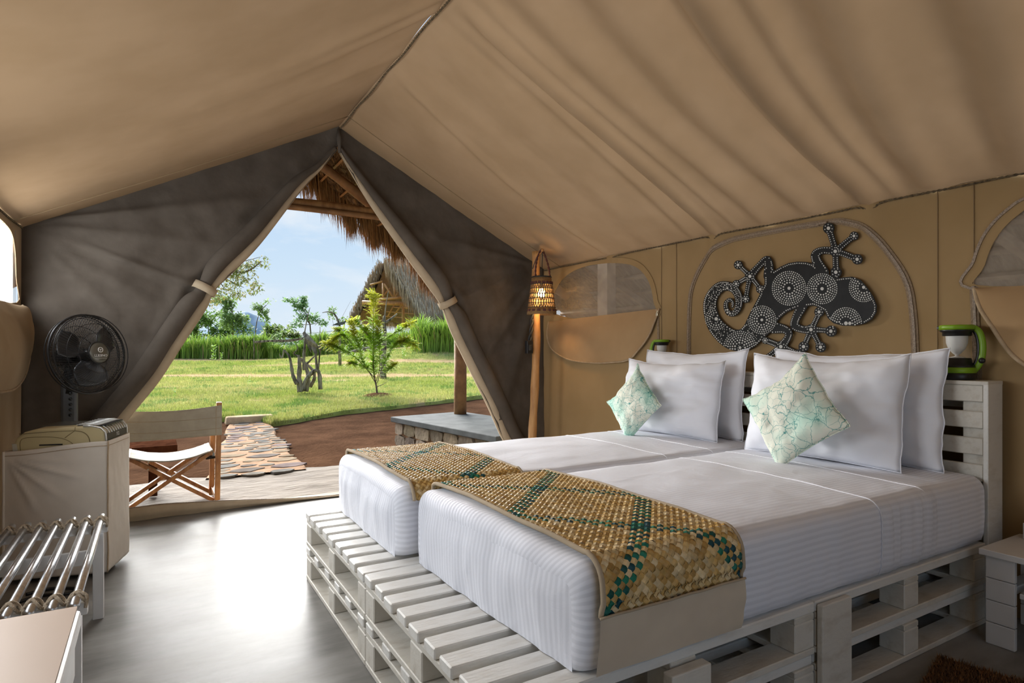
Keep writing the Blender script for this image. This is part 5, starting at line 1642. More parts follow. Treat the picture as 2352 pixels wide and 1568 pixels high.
# porch roof: thatch on poles (underside seen through the doorway)
PRX, PRZ, PSL = 1.28, 3.30, 0.665
PY_F, PY_B = 7.05, 4.75
def prz(X): return PRZ - PSL * abs(X - PRX)
rf = thing('porch_roof', (PRX, 6.0, PRZ), 'thatched porch roof on wooden poles with ragged straw fringe', 'roof')
XE = 3.85
b = MB(); b.cur = (1.0, 1.0, 1.0)
def under(sgn):
    def fn(u, v):
        X = PRX + sgn * (XE - PRX) * v; Y = lerp(PY_B, PY_F, u)
        return Vector((X, Y, prz(X) + 0.03 * fbm(X * 4, Y * 4) + 0.012 * sin((XE - PRX) * v * 55 + 3 * fbm(X * 3, Y * 5))))
    return fn
b.grid(under(1), 50, 90); b.grid(under(-1), 50, 90)
def over(sgn):
    def fn(u, v):
        X = PRX + sgn * (XE - PRX + 0.05) * v; Y = lerp(PY_B - 0.05, PY_F + 0.08, u)
        return Vector((X, Y, prz(X) + 0.26 - 0.06 * v + 0.02 * fbm(X * 6, Y * 6)))
    return fn
b.grid(over(1), 24, 40); b.grid(over(-1), 24, 40)
b.build('thatch_layer', M_THATCH, rf)
rr = random.Random(9)
# herringbone leaf ends lying on the underside
b = MB()
for k in range(9000):
    X = rr.uniform(PRX - 0.6, XE - 0.1); Y = rr.uniform(PY_B + 0.1, PY_F)
    row = int((X - PRX) * 12)
    d = Vector((0.5, 0.87 * (1 if row % 2 else -1), 0)); d.z = -PSL * d.x * (1 if X > PRX else -1); d.normalize()
    d = d * rr.uniform(0.06, 0.14); s_ = Vector((0, 0, 1)).cross(d).normalized() * rr.uniform(0.003, 0.007)
    p = Vector((X, Y, prz(X) - rr.uniform(0.0, 0.03)))
    g = rr.uniform(0.4, 1.5)
    b.add([p - s_, p + s_, p + d + s_ * 0.4 + Vector((0, 0, -0.012)), p + d - s_ * 0.4 + Vector((0, 0, -0.012))], [(0, 1, 2, 3)], (g * 1.1, g, g * 0.75))
stuff(b.build('leaf_ends', M_THATCH, rf), 'palm leaf ends on the underside')
for Y, dx in ((6.28, 0.0), (5.55, 0.02), (5.0, 0.0)):
    for sgn in (1, -1):
        b = MB(); X1 = PRX + sgn * 2.3
        pts = [(lerp(PRX - sgn * 0.12, X1, t), Y + 0.015 * sin(t * 6 + Y), prz(lerp(PRX, X1, t)) - 0.085 + 0.012 * sin(t * 9 + Y)) for t in np.linspace(0, 1, 16)]
        b.tube(pts, [0.050 + 0.005 * sin(i * 1.7 + Y) for i in range(16)], 12); b.build('rafter', M_BEAM, rf, smooth=True)
for k in range(11):
    X = PRX + 0.12 + k * 0.215
    b = MB(); b.box((X, (PY_B + PY_F) / 2, prz(X) - 0.030), (0.022, PY_F - PY_B - 0.1, 0.045), Matrix.Rotation(atan2(PSL, 1), 3, 'Y')); b.build('batten', M_POLE, rf)
b = MB()
pts = [(lerp(0.2, 3.1, t), 6.20 + 0.02 * sin(t * 5), 2.585 + 0.025 * sin(t * 3.0) - 0.02 * t) for t in np.linspace(0, 1, 18)]
b.tube(pts, [0.052 + 0.006 * sin(i * 1.1) for i in range(18)], 12); b.build('tie_beam', M_POLE, rf, smooth=True)
b = MB(); b.tube([(lerp(0.2, 3.1, t), 6.16, 2.535 + 0.02 * sin(t * 3.4) - 0.02 * t) for t in np.linspace(0, 1, 12)], 0.030, 8); b.build('tie_beam', M_BEAM, rf, smooth=True)
# ragged straw fringe along the gable edge
b = MB()
def strand(b, p, L, w, col, sway, rr):
    d = Vector((rr.uniform(-0.10, 0.10) + sway[0], rr.uniform(-0.10, 0.10) + sway[1], -1)).normalized()
    a = rr.uniform(0, pi); s_ = Vector((cos(a), sin(a), 0)) * w
    m_ = p + d * L * 0.55; e_ = p + d * L + Vector((rr.uniform(-0.02, 0.02), rr.uniform(-0.02, 0.02), 0))
    b.add([p - s_, p + s_, m_ + s_ * 0.9, m_ - s_ * 0.9, e_], [(0, 1, 2, 3), (3, 2, 4)], col)
for k in range(11000):
    t = rr.random(); X = lerp(PRX - 1.0, XE, t); X += 0.05 * sin(X * 21)
    lump = 0.55 + 0.5 * fbm(X * 4.2, 1.7) + 0.25 * fbm(X * 13, 4.0)
    L = max(0.08, min(0.62, (0.34 + 0.10 * fbm(X * 2.0, 9.0)) * lump * 1.35 + rr.uniform(-0.14, 0.16) ** 3 * 30 + rr.uniform(-0.06, 0.06)))
    Y = PY_F + rr.uniform(-0.16, 0.10)
    g = rr.uniform(0.55, 1.5)
    strand(b, Vector((X, Y, prz(X) + rr.uniform(-0.03, 0.16))), L + 0.10, rr.uniform(0.0025, 0.006), (0.33 * g, 0.175 * g, 0.06 * g), (0.10, 0.0), rr)
stuff(b.build('straw_fringe', M_STRAND, rf), 'ragged hanging straw')

# roof eave structure seen through the mesh windows of the right wall
er = thing('side_eave', (3.9, 2.6, 0), 'outer roof eave of battens and rafters behind the mesh windows', 'roof')
b = MB(); b.box((4.15, 2.6, 1.75), (1.9, 7.0, 0.03), Matrix.Rotation(radians(38), 3, 'Y')); b.build('eave_boarding', M_SHINGLE, er)
for k in range(9):
    t = -0.85 + 0.21 * k
    c = Vector((4.15, 2.6, 1.75)) + Vector((cos(radians(38)), 0, -sin(radians(38)))) * t
    b = MB(); b.box((c.x - 0.018, c.y, c.z - 0.028), (0.035, 7.0, 0.03), Matrix.Rotation(radians(38), 3, 'Y')); b.build('batten', M_RAFTS, er)
for Y in (5.1, 4.45, 3.5, 2.4, 1.35, 0.5):
    c = Vector((4.15, Y, 1.75))
    R_ = Matrix.Rotation(radians(38), 3, 'Y')
    b = MB(); b.beam((3.42, Y + 0.45, 2.18), (4.85, Y - 0.45, 1.02), 0.055, 0.045, (0, 1, 0)); b.build('rafter', M_RAFTS, er)
b = MB(); b.box((3.62, 4.42, 1.3), (0.10, 0.14, 2.0)); b.build('post', M_RAFTS, er)
b = MB(); b.box((3.62, 0.9, 1.0), (0.10, 0.14, 2.0)); b.build('post', M_RAFTS, er)

# ================================================================== DIRECTOR'S CHAIR and SIDE TABLE on the patio
dc = thing('director_chair', (0.14, 5.25, 0), 'folding wooden chair with canvas back and seat on the patio', 'chair')
CX0, CX1 = -0.19, 0.415
CY0, CY1 = 5.07, 5.46
def wd(name, a, c, w, h, up=(0, 0, 1), bev=0.004, m=M_TEAK):
    b = MB(); b.beam(a, c, w, h, up); return b.build(name, m, dc, bevel=bev)
for x in (CX0, CX1):
    wd('back_post', (x, CY0, 0.0), (x + (0.012 if x > 0 else -0.012), CY0 - 0.02, 0.775), 0.046, 0.036, (1, 0, 0))
    wd('front_post', (x - 0.01, CY1, 0.0), (x, CY1 - 0.02, 0.585), 0.046, 0.036, (1, 0, 0))
    wd('armrest', (x, CY0 - 0.02, 0.60), (x, CY1 + 0.03, 0.595), 0.045, 0.022)
    wd('foot_rail', (x, CY0 + 0.01, 0.055), (x, CY1, 0.055), 0.026, 0.035)
    wd('seat_rail', (x + (0.035 if x < 0 else -0.045), CY0 - 0.01, 0.395), (x + (0.035 if x < 0 else -0.045), CY1 + 0.02, 0.395), 0.030, 0.034)
for y, o_ in ((CY0 + 0.03, 0.0), (CY1 - 0.04, 0.0)):
    wd('cross_leg', (CX0 + 0.02, y, 0.03), (CX1 - 0.045, y, 0.395), 0.028, 0.054, (0, 1, 0))
    wd('cross_leg', (CX1 - 0.02, y + 0.026, 0.03), (CX0 + 0.04, y + 0.026, 0.395), 0.028, 0.054, (0, 1, 0))
    for (x, z) in ((0.115, 0.215), (0.26, 0.31), (-0.03, 0.31)):
        b = MB(); b.lathe([(0, 0.0), (0.007, 0.0), (0.006, 0.004), (0, 0.005)], 10, Matrix.Translation((x, y - 0.022, z)) @ Matrix.Rotation(pi / 2, 4, 'X')); b.build('bolt', M_BOLT, dc, smooth=True)
b = MB(); b.beam((CX1 - 0.04, CY0 + 0.045, 0.36), (CX1 + 0.0, CY1 - 0.06, 0.335), 0.02, 0.02); b.beam((CX1 - 0.07, CY0 + 0.08, 0.345), (CX1 + 0.005, CY0 + 0.02, 0.36), 0.008, 0.018); b.build('hinge', M_BLACKM, dc, bevel=0.003)
b = MB()
b.grid(lambda u, v: Vector((lerp(CX0 - 0.02, CX1 + 0.028, u), CY0 - 0.056 + 0.03 * sin(pi * u), lerp(0.532, 0.755, v) - 0.020 * sin(pi * u) * (0.2 + v) - 0.012 * (1 - u))), 40, 10)
o = b.build('back_canvas', M_CHAIRCAN, dc, smooth=True); so = o.modifiers.new('solid', 'SOLIDIFY'); so.thickness = 0.004
for z in (0.585, 0.665):
    bb = MB(); bb.tube([(lerp(CX0 - 0.02, CX1 + 0.028, u), CY0 - 0.061 + 0.03 * sin(pi * u), z - 0.014 * sin(pi * u)) for u in np.linspace(0, 1, 20)], 0.0012, 4); bb.build('stitching', M_PIPING, o, smooth=True)
bb = MB(); bb.tube([(CX1 - 0.012, CY0 - 0.060, z) for z in np.linspace(0.535, 0.75, 8)], 0.0015, 4); bb.build('stitching', M_PIPING, o, smooth=True)
b = MB()
def seat(u, v):
    s_ = min(1, max(0, (u - 0.06) / 0.88)); x = lerp(CX0 + 0.018, CX1 - 0.028, s_)
    z = 0.416 - 0.055 * sin(pi * s_) + 0.003 * fbm(u * 6, v * 4)
    if u < 0.06: z -= (0.06 - u) * 0.9; x -= 0.012 * (0.06 - u) / 0.06
    if u > 0.94: z -= (u - 0.94) * 0.7; x += 0.012 * (u - 0.94) / 0.06
    return Vector((x, lerp(CY0 - 0.015, CY1 + 0.025, v), z))
b.grid(seat, 50, 12)
o = b.build('seat_canvas', M_CHAIRSEAT, dc, smooth=True); so = o.modifiers.new('solid', 'SOLIDIFY'); so.thickness = 0.005
ct = thing('patio_table', (0.05, 5.75, 0), 'dark wooden low table behind the folding chair', 'table')
def pt(name, c, d):
    b = MB(); b.box(c, d); b.build(name, M_DARKWOOD, ct, bevel=0.004)
TZ2 = 0.40
pt('table_top', (-0.12, 5.78, TZ2 - 0.026), (0.58, 0.36, 0.052))
for x in (-0.32, 0.0):
    for y in (5.66, 5.90): pt('leg', (x, y, (TZ2 - 0.052) / 2), (0.062, 0.062, TZ2 - 0.052))

# ================================================================== OUTSIDE: GROUND, LAWN
EDGE = [(-60, 9.3), (-9.0, 9.5), (-5.0, 9.85), (-4.15, 9.95), (-3.90, 9.55), (-3.70, 9.35), (-3.35, 10.0), (-3.0, 10.7), (-2.2, 11.5), (-1.2, 12.6), (-0.6, 13.3), (1.0, 15.0), (4.0, 18.0), (12, 25), (40, 45)]
def edge_q(p):
    for i in range(len(EDGE) - 1):
        if EDGE[i][0] <= p <= EDGE[i + 1][0]:
            t = (p - EDGE[i][0]) / (EDGE[i + 1][0] - EDGE[i][0])
            return lerp(EDGE[i][1], EDGE[i + 1][1], t) + 0.05 * fbm(p * 3, 2.0)
    return 50.0
# bare soil all round (below the lawn sods)
b = MB()
ps_ = np.concatenate([np.linspace(-70, -9, 20)[:-1], np.linspace(-9, 8, 90), np.linspace(8, 70, 20)[1:]])
qs_ = np.concatenate([np.linspace(2.5, 20, 110), np.linspace(20, 140, 40)[1:]])
for p in ps_:
    for q in qs_:
        v = PQ(p, q)
        z = ground_z(p, q) - 0.035 + 0.012 * fbm(p * 2.5, q * 2.5, 1.0, 4)
        if v.y < 6.4: z = min(z, -0.06)
        b.v.append((v.x, v.y, z))
nq = len(qs_)
for i in range(len(ps_) - 1):
    for j in range(nq - 1):
        a = i * nq + j; v = b.v[a]
        if v[1] < FY - 0.1 and LW - 0.6 < v[0] < RW + 0.6: continue
        b.f.append((a, a + nq, a + nq + 1, a + 1))
struct(b.build('ground', M_SOIL, smooth=True), 'bare brown soil around the porch')
GREENS = [(0.27, 0.32, 0.065), (0.30, 0.36, 0.08), (0.20, 0.27, 0.05), (0.40, 0.39, 0.13)]
def dirt_mask(p, q):
    qq = q + 0.9 * fbm(p * 0.12, 3.0) + 0.15 * fbm(p * 0.9, q * 0.3, 5)
    m = 0.0
    for c, w in ((19.2, 0.75), (23.4, 0.8), (30.2, 1.6)):
        m = max(m, sm((w - abs(qq - c)) / (w * 0.5)))
    m = max(m, sm((fbm(p * 0.9 + 7, q * 0.9, 2.0) - 0.55) / 0.2) * 0.8)
    return m
def lawn_col(p, q):
    m = dirt_mask(p, q)
    k = 0.5 + 0.9 * fbm(p * 0.5, q * 0.35, 8.0)
    g = [lerp(GREENS[0][i], GREENS[3][i], max(0, min(1, k))) for i in range(3)]
    d = (0.50, 0.35, 0.20)
    return tuple(lerp(g[i], d[i], m) for i in range(3))
def lawn_z(p, q):
    z = ground_z(p, q) + 0.035 + 0.03 * fbm(p * 0.7, q * 0.7, 4.0) + 0.012 * fbm(p * 3.1, q * 3.1, 5.0)
    # low terrace banks
    for c in (20.6, 24.8):
        qq = q + 0.9 * fbm(p * 0.12, 3.0)
        z += 0.10 * sm((qq - c + 0.5) / 0.6) - 0.10 * sm((qq - c) / 4.0)
    return z
b = MB()
pl_ = np.concatenate([np.linspace(-60, -14, 24)[:-1], np.linspace(-14, 4, 130), np.linspace(4, 40, 24)[1:]])
NQ = 130
for p in pl_:
    q0 = edge_q(p)
    for j in range(NQ + 1):
        t = j / NQ; q = q0 + (62 - q0) * t ** 2.0
        z = lawn_z(p, q) - (0.085 if j == 0 else 0)
        v = PQ(p, q, z); b.v.append((v.x, v.y, v.z))
for i in range(len(pl_) - 1):
    for j in range(NQ):
        a = i * (NQ + 1) + j
        pm = (pl_[i] + pl_[i + 1]) / 2; t = (j + 0.5) / NQ
        b.f.append((a, a + NQ + 1, a + NQ + 2, a + 1)); b.c.append(lawn_col(pm, edge_q(pm) + (62 - edge_q(pm)) * t * t))
struct(b.build('lawn', M_LAWN, smooth=True), 'green lawn with low terraces and bare earth strips')
# grass blades
rr = random.Random(21)
b = MB()
def blade(b, v, h, w, lean, col):
    a = rr.uniform(0, 6.283)
    s_ = Vector((cos(a), sin(a), 0)) * w
    e_ = v + Vector((cos(a + 1.3) * lean, sin(a + 1.3) * lean, h))
    b.add([v - s_, v + s_, e_], [(0, 1, 2)], col)
cnt = 0
while cnt < 130000:
    q = 9.2 + 21 * rr.random() ** 1.9; p = rr.uniform(-0.67, 0.02) * q
    e_ = edge_q(p)
    if q < e_ - 0.02: continue
    cnt += 1
    if rr.random() < dirt_mask(p, q) * 0.95: continue
    v = PQ(p, q, lawn_z(p, q) - 0.012 - (0.03 if q < e_ + 0.04 else 0))
    k = 0.9 + q / 22
    c = lawn_col(p, q); g = rr.uniform(0.75, 1.4)
    if fbm(p * 1.1, q * 1.4, 6.0) > 0.22: c = (c[0] * 0.5, c[1] * 0.72, c[2] * 0.6)
    elif rr.random() < 0.12: c = (c[0] * 1.3, c[1] * 1.12, c[2] * 1.5)
    blade(b, v, rr.uniform(0.022, 0.055) * k * (1.5 if q < e_ + 0.25 else 1), 0.0042 * k, rr.uniform(0.0, 0.035), (c[0] * g, c[1] * g, c[2] * g))
stuff(tag(b.build('lawn_grass', M_GRASS), 'short grass blades covering the lawn', 'grass'))
# small seedlings in the lawn
def leaf(b, base, d, L, w, col):
    d = d.normalized(); s_ = d.cross(Vector((0, 0, 1)))
    s_ = s_.normalized() if s_.length > 1e-3 else Vector((1, 0, 0))
    m_ = base + d * L * 0.5
    b.add([base, m_ + s_ * w, base + d * L, m_ - s_ * w], [(0, 1, 2, 3)], col)
def rdir(rr, up=0.0):
    a = rr.uniform(0, 6.283); z = rr.uniform(-1, 1) + up
    return Vector((cos(a), sin(a), z)).normalized()
for k, (x, y, h) in enumerate(((490, 800, 0.75), (402, 912, 0.25), (572, 882, 0.22), (508, 832, 0.4), (928, 840, 0.5))):
    q = 1.39 / ((y - 802) / 1400 + 0.03) if y > 815 else 28.5
    d = ray(x, y); v = PQ((x - 1176) / FPX * q, q); v.z = lawn_z((x - 1176) / FPX * q, q)
    b = MB(); b.cur = None
    for i in range(70 if h > 0.3 else 40):
        t = rr.random(); g = rr.uniform(0.8, 1.3)
        leaf(b, v + Vector((rr.uniform(-1, 1), rr.uniform(-1, 1), 0)) * h * 0.12 + Vector((0, 0, h * t)), rdir(rr, 0.5), h * rr.uniform(0.14, 0.24), h * 0.045, (0.26 * g, 0.42 * g, 0.07 * g))
    lb = ['tall leafy seedling in front of the tall grass bank', 'small seedling in the lawn above the chair back', 'small yellow-green seedling left of the driftwood', 'low seedling on the earth strip at left', 'low seedling on the slope at right'][k]
    tag(b.build('seedling', M_LEAF), lb, 'plant', 'seedlings in the lawn')

# ================================================================== TALL GRASS BANKS
def tallgrass(name, label, spots, nblade, seed, cols):
    rr = random.Random(seed); b = MB()
    for k in range(nblade):
        p0, p1, q0, q1, h = rr.choice(spots)
        t = rr.random(); p = lerp(p0, p1, t); q = rr.uniform(q0, q1)
        hh = h * (0.75 + 0.3 * fbm(p * 1.1, q * 0.8, seed)) * rr.uniform(0.55, 1.05)
        v = PQ(p, q, lawn_z(p, q) - 0.05)
        a = rr.uniform(0, 6.283); dx = Vector((cos(a), sin(a), 0))
        w = rr.uniform(0.014, 0.026); s_ = Vector((-sin(a), cos(a), 0)) * w
        bend = rr.uniform(0.10, 0.62) * hh
        m1 = v + dx * bend * 0.18 + Vector((0, 0, hh * 0.55)); m2 = v + dx * bend * 0.6 + Vector((0, 0, hh * 0.9)); e_ = v + dx * bend * 1.15 + Vector((0, 0, hh * (0.9 if rr.random() < 0.6 else 1.05)))
        c = rr.choice(cols); g = rr.uniform(0.7, 1.3)
        if rr.random() < 0.10 and hh < h * 0.7: c = (0.42, 0.34, 0.15)
        c = (c[0] * g, c[1] * g, c[2] * g)
        b.add([v - s_ * 0.6, v + s_ * 0.6, m1 + s_, m1 - s_, m2 + s_ * 0.7, m2 - s_ * 0.7, e_], [(0, 1, 2, 3), (3, 2, 4, 5), (5, 4, 6)], c)
    return stuff(tag(b.build(name, M_GRASS), label, 'grass'))
GC = [(0.21, 0.35, 0.045), (0.27, 0.43, 0.06), (0.15, 0.27, 0.035), (0.38, 0.50, 0.10)]
tallgrass('tall_grass', 'bank of tall green grass at left beyond the lawn', [(-18.5, -13.2, 30.6, 32.2, 1.55), (-14.5, -12.8, 30.8, 32.0, 1.6), (-24, -18, 31, 32.5, 1.5)], 8000, 2, GC)
tallgrass('tall_grass', 'row of tall green grass behind the driftwood', [(-9.8, -6.6, 30.4, 31.6, 1.45), (-12.5, -9.8, 31.2, 32.2, 1.0), (-7.8, -4.6, 33.4, 35.0, 1.2), (-9.8, -7.4, 30.0, 31.0, 1.5)], 8000, 3, GC)
tallgrass('tall_grass', 'large clump of tall grass beside the right door flap', [(-4.4, -1.4, 26.0, 28.4, 1.95), (-4.0, -2.4, 25.6, 26.6, 1.7), (-1.5, 4.0, 27, 29, 1.8)], 4600, 4, [(0.27, 0.42, 0.06), (0.34, 0.50, 0.09), (0.20, 0.33, 0.045)])

# ================================================================== TREES AND BUSHES
def plant(name, label, base, trunk_pts, trunk_r, blobs, nleaf, lsize, cols, seed, cat='tree', group=None, droop=0.0, branches=True):
    rr = random.Random(seed)
    root = thing(name, base, label, cat, group)
    if trunk_pts:
        b = MB(); b.tube(smooth_path(trunk_pts, 4), [lerp(trunk_r, trunk_r * 0.35, i / (4 * (len(trunk_pts) - 1))) for i in range(4 * (len(trunk_pts) - 1) + 1)], 8)
        if branches:
            for c, r3 in blobs:
                a = Vector(trunk_pts[len(trunk_pts) // 2])
                b.tube([a, a.lerp(Vector(c), 0.5) + Vector((0, 0, -0.05 * r3[2])), Vector(c)], [trunk_r * 0.4, trunk_r * 0.28, trunk_r * 0.12], 5)
        b.build('trunk', M_BARK, root, smooth=True)
    b = MB()
    tot = sum(r[0] * r[2] for c, r in blobs)
    for c, r3 in blobs:
        for k in range(int(nleaf * r3[0] * r3[2] / tot)):
            d = rdir(rr); f = rr.random() ** 0.45
            p = Vector((c[0] + d.x * r3[0] * f, c[1] + d.y * r3[1] * f, c[2] + d.z * r3[2] * f))
            if fbm(p.x * 1.5 / lsize * 0.15, p.y * 1.5 / lsize * 0.15, p.z * 1.5 / lsize * 0.15) < -0.12: continue
            g = rr.uniform(0.65, 1.35); cc = rr.choice(cols)
            leaf(b, p, rdir(rr, -droop), lsize * rr.uniform(0.6, 1.3), lsize * 0.24, (cc[0] * g, cc[1] * g, cc[2] * g))
    stuff(b.build('foliage', M_LEAF, root), 'leaves')
    return root
LG = [(0.16, 0.28, 0.06), (0.20, 0.34, 0.08), (0.12, 0.22, 0.045)]
LP = [(0.24, 0.36, 0.13), (0.28, 0.42, 0.15), (0.20, 0.31, 0.10)]
def blob(x, y, q, rx, rz, ry=None):
    c = atQ(x, y, q); m_ = q / FPX
    return ((c.x, c.y, c.z), (rx * m_, (ry or rx) * m_, rz * m_))
def gbase(x, q):
    p = (x - 1176) / FPX * q; return PQ(p, q, ground_z(p, q))
# far bushes and trees behind the tall grass
plant('far_tree', 'rounded green tree behind the tall grass, left of the blue hill', gbase(478, 46), [gbase(478, 46), atQ(480, 770, 46)], 0.12, [blob(478, 740, 46, 44, 40), blob(430, 775, 46, 40, 26), blob(450, 765, 46, 34, 24), blob(505, 765, 46, 30, 26)], 6000, 0.36, LG, 31, group='trees behind the grass')
plant('far_tree', 'feathery light green tree in front of the blue hill', gbase(535, 42), [gbase(535, 42), atQ(535, 760, 42), atQ(533, 700, 42)], 0.08, [blob(535, 735, 42, 36, 30), blob(530, 700, 42, 18, 26), blob(560, 762, 42, 26, 20), blob(505, 690, 42, 22, 8)], 3600, 0.27, LP, 32, group='trees behind the grass')
plant('far_tree', 'thin sapling with sparse crown right of the blue hill', gbase(590, 38), [gbase(585, 38), atQ(588, 750, 38), atQ(598, 715, 38), atQ(612, 700, 38)], 0.035, [blob(606, 722, 38, 14, 26), blob(620, 692, 38, 14, 6), blob(592, 705, 38, 14, 14)], 700, 0.22, LP, 33, group='trees behind the grass')
plant('far_tree', 'low dense green thicket right of the sapling', gbase(640, 46), [], 0.1, [blob(640, 762, 46, 36, 22), blob(605, 782, 44, 32, 20), blob(665, 775, 44, 26, 18)], 5200, 0.34, [(0.20, 0.30, 0.07), (0.26, 0.33, 0.09), (0.14, 0.23, 0.05)], 34, 'bush', 'trees behind the grass')
plant('leafy_bank', 'dark green leafy undergrowth behind the fence rail', gbase(660, 33), [], 0.1, [blob(625, 806, 33, 34, 20), blob(670, 806, 33, 36, 20), blob(705, 800, 33, 24, 22), blob(600, 812, 32, 22, 14), blob(715, 790, 34, 30, 24), blob(640, 790, 36, 60, 18), blob(745, 785, 37, 40, 18)], 5600, 0.22, [(0.10, 0.22, 0.035), (0.16, 0.30, 0.05), (0.07, 0.15, 0.025)], 35, 'bush')
plant('leafy_bank', 'dark undergrowth at the foot of the grass left of the hut', gbase(800, 33), [], 0.1, [blob(800, 775, 34, 40, 16), blob(850, 778, 34, 34, 16)], 1400, 0.22, [(0.10, 0.20, 0.03), (0.16, 0.28, 0.045)], 36, 'bush')
# feathery leaved small tree behind the driftwood
plant('feathery_tree', 'feathery tree with airy branches above the driftwood', gbase(705, 33), [gbase(712, 33), atQ(712, 745, 33), atQ(690, 700, 33)], 0.05,
      [blob(690, 705, 33, 20, 16), blob(668, 690, 33, 20, 5), blob(704, 728, 33, 30, 14), blob(735, 740, 33, 18, 10), blob(697, 690, 33, 8, 14), blob(680, 745, 33, 16, 10)], 1900, 0.20, [(0.20, 0.34, 0.13), (0.26, 0.40, 0.16), (0.15, 0.28, 0.10)], 37)
plant('feathery_tree', 'sparse feathery twigs left of the hut roof', gbase(770, 36), [gbase(770, 36), atQ(768, 760, 36)], 0.03, [blob(762, 720, 36, 10, 22), blob(806, 690, 36, 8, 12), blob(790, 735, 36, 16, 10), blob(640, 770, 36, 8, 16)], 520, 0.20, LP, 38)
# drooping tree at the left whose branches hang into view
dt = [blob(545, 625, 17, 46, 42), blob(590, 605, 17, 32, 16), blob(560, 660, 17, 44, 26), blob(520, 665, 17, 40, 34), blob(500, 600, 17, 50, 50), blob(420, 600, 17, 60, 60), blob(470, 680, 17, 40, 40), blob(598, 590, 17, 20, 8)]
plant('drooping_tree', 'drooping olive-leaved branches hanging beside the left flap', gbase(330, 17), [gbase(330, 17), atQ(340, 760, 17), atQ(400, 660, 17), atQ(480, 620, 17), atQ(560, 625, 17), atQ(600, 600, 17)], 0.05, dt, 5200, 0.10, [(0.21, 0.25, 0.085), (0.27, 0.29, 0.10), (0.15, 0.20, 0.06), (0.30, 0.26, 0.11)], 39, droop=0.8)
# hill
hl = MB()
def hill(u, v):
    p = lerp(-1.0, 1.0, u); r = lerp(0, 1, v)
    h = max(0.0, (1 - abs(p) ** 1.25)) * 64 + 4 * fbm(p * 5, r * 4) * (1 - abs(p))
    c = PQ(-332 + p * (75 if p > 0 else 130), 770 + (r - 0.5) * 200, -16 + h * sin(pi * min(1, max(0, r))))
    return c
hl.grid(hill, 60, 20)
struct(hl.build('hill', M_HILL, smooth=True), 'forested hill on the horizon, coloured with haze blue')
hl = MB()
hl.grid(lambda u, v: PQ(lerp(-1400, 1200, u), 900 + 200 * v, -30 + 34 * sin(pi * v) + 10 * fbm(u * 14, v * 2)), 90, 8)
struct(hl.build('hill', M_HILL, smooth=True), 'low ridge along the horizon, coloured with haze blue')
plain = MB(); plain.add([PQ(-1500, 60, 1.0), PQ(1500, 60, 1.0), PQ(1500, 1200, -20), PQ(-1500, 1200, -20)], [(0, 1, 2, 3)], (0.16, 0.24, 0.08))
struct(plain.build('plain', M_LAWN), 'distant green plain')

# fence rail of rough sticks
fr = thing('stick_fence', gbase(640, 30), 'rough horizontal stick rail behind the driftwood', 'fence')
b = MB()
for k in range(5):
    b.tube(smooth_path([atQ(582 + k, 784 + k * 0.9, 30), atQ(620, 782 + k * 0.8 - 1, 30), atQ(660, 780 + k * 1.2, 30), atQ(697, 775 + k * 1.0, 30)], 3), 0.016, 5)
b.build('rail', M_DRIFT, fr, smooth=True)
b = MB(); b.tube([gbase(583, 30), atQ(583, 775, 30)], 0.018, 6); b.build('post', M_DRIFT, fr, smooth=True)

# ================================================================== DRIFTWOOD SCULPTURE
DQ = 13.6
dw = thing('driftwood_sculpture', atQ(700, 900, DQ), 'grey driftwood sculpture of twisted roots on the lawn', 'sculpture')
def px3(l, dq=0.0): return smooth_path([atQ(x, y, DQ + dq + (o[0] if o else 0)) for x, y, *o in l], 5)
def dstick(l, r0, r1, dq=0.0, n=8):
    P = px3(l, dq); b = MB(); rr_ = [0.78 * lerp(r0, r1, i / (len(P) - 1)) * (1 + 0.30 * fbm(i * 0.7, r0 * 99)) for i in range(len(P))]
    b.tube(P, rr_, n); b.build('branch', M_DRIFT, dw, smooth=True)
dstick([(690, 900), (687, 870), (688, 840), (686, 815)], 0.095, 0.035)
dstick([(702, 898), (708, 870), (705, 850), (698, 832), (690, 822)], 0.08, 0.03, 0.1)
dstick([(712, 888), (722, 868), (718, 850), (704, 836), (692, 828)], 0.06, 0.03, 0.2)
dstick([(736, 894), (734, 862), (728, 850), (714, 858), (700, 878), (698, 896)], 0.055, 0.06, 0.0)
dstick([(682, 882), (673, 862), (669, 840), (666, 822), (660, 812), (652, 803)], 0.06, 0.018, -0.1)
dstick([(652, 803), (650, 815), (646, 822), (642, 812)], 0.022, 0.010, -0.1)
dstick([(686, 818), (676, 812), (684, 800), (680, 790)], 0.022, 0.012, 0.05)
dstick([(698, 850), (698, 820), (700, 795), (702, 770), (698, 762)], 0.045, 0.035, 0.05)
dstick([(698, 775), (702, 750), (707, 725), (712, 706)], 0.020, 0.007, 0.05)
dstick([(728, 850), (726, 825), (725, 810)], 0.040, 0.030, 0.0)
dstick([(731, 848), (734, 815), (735, 780), (735, 750)], 0.024, 0.007, -0.02)
dstick([(706, 834), (716, 824), (724, 816)], 0.028, 0.020, 0.05)
b = MB()
P1 = [(694, 764), (706, 766), (718, 778), (730, 792), (742, 803), (736, 806), (727, 800), (730, 812), (722, 812), (714, 800), (716, 812), (709, 802), (703, 785), (698, 775)]
b.prism([(x, y) for x, y in P1], lambda x, y, h: atQ(x, y, DQ + 0.10 - h + 0.03 * sin(x * 0.6)), 0.09); b.build('weathered_slab', M_DRIFT, dw, bevel=0.012)
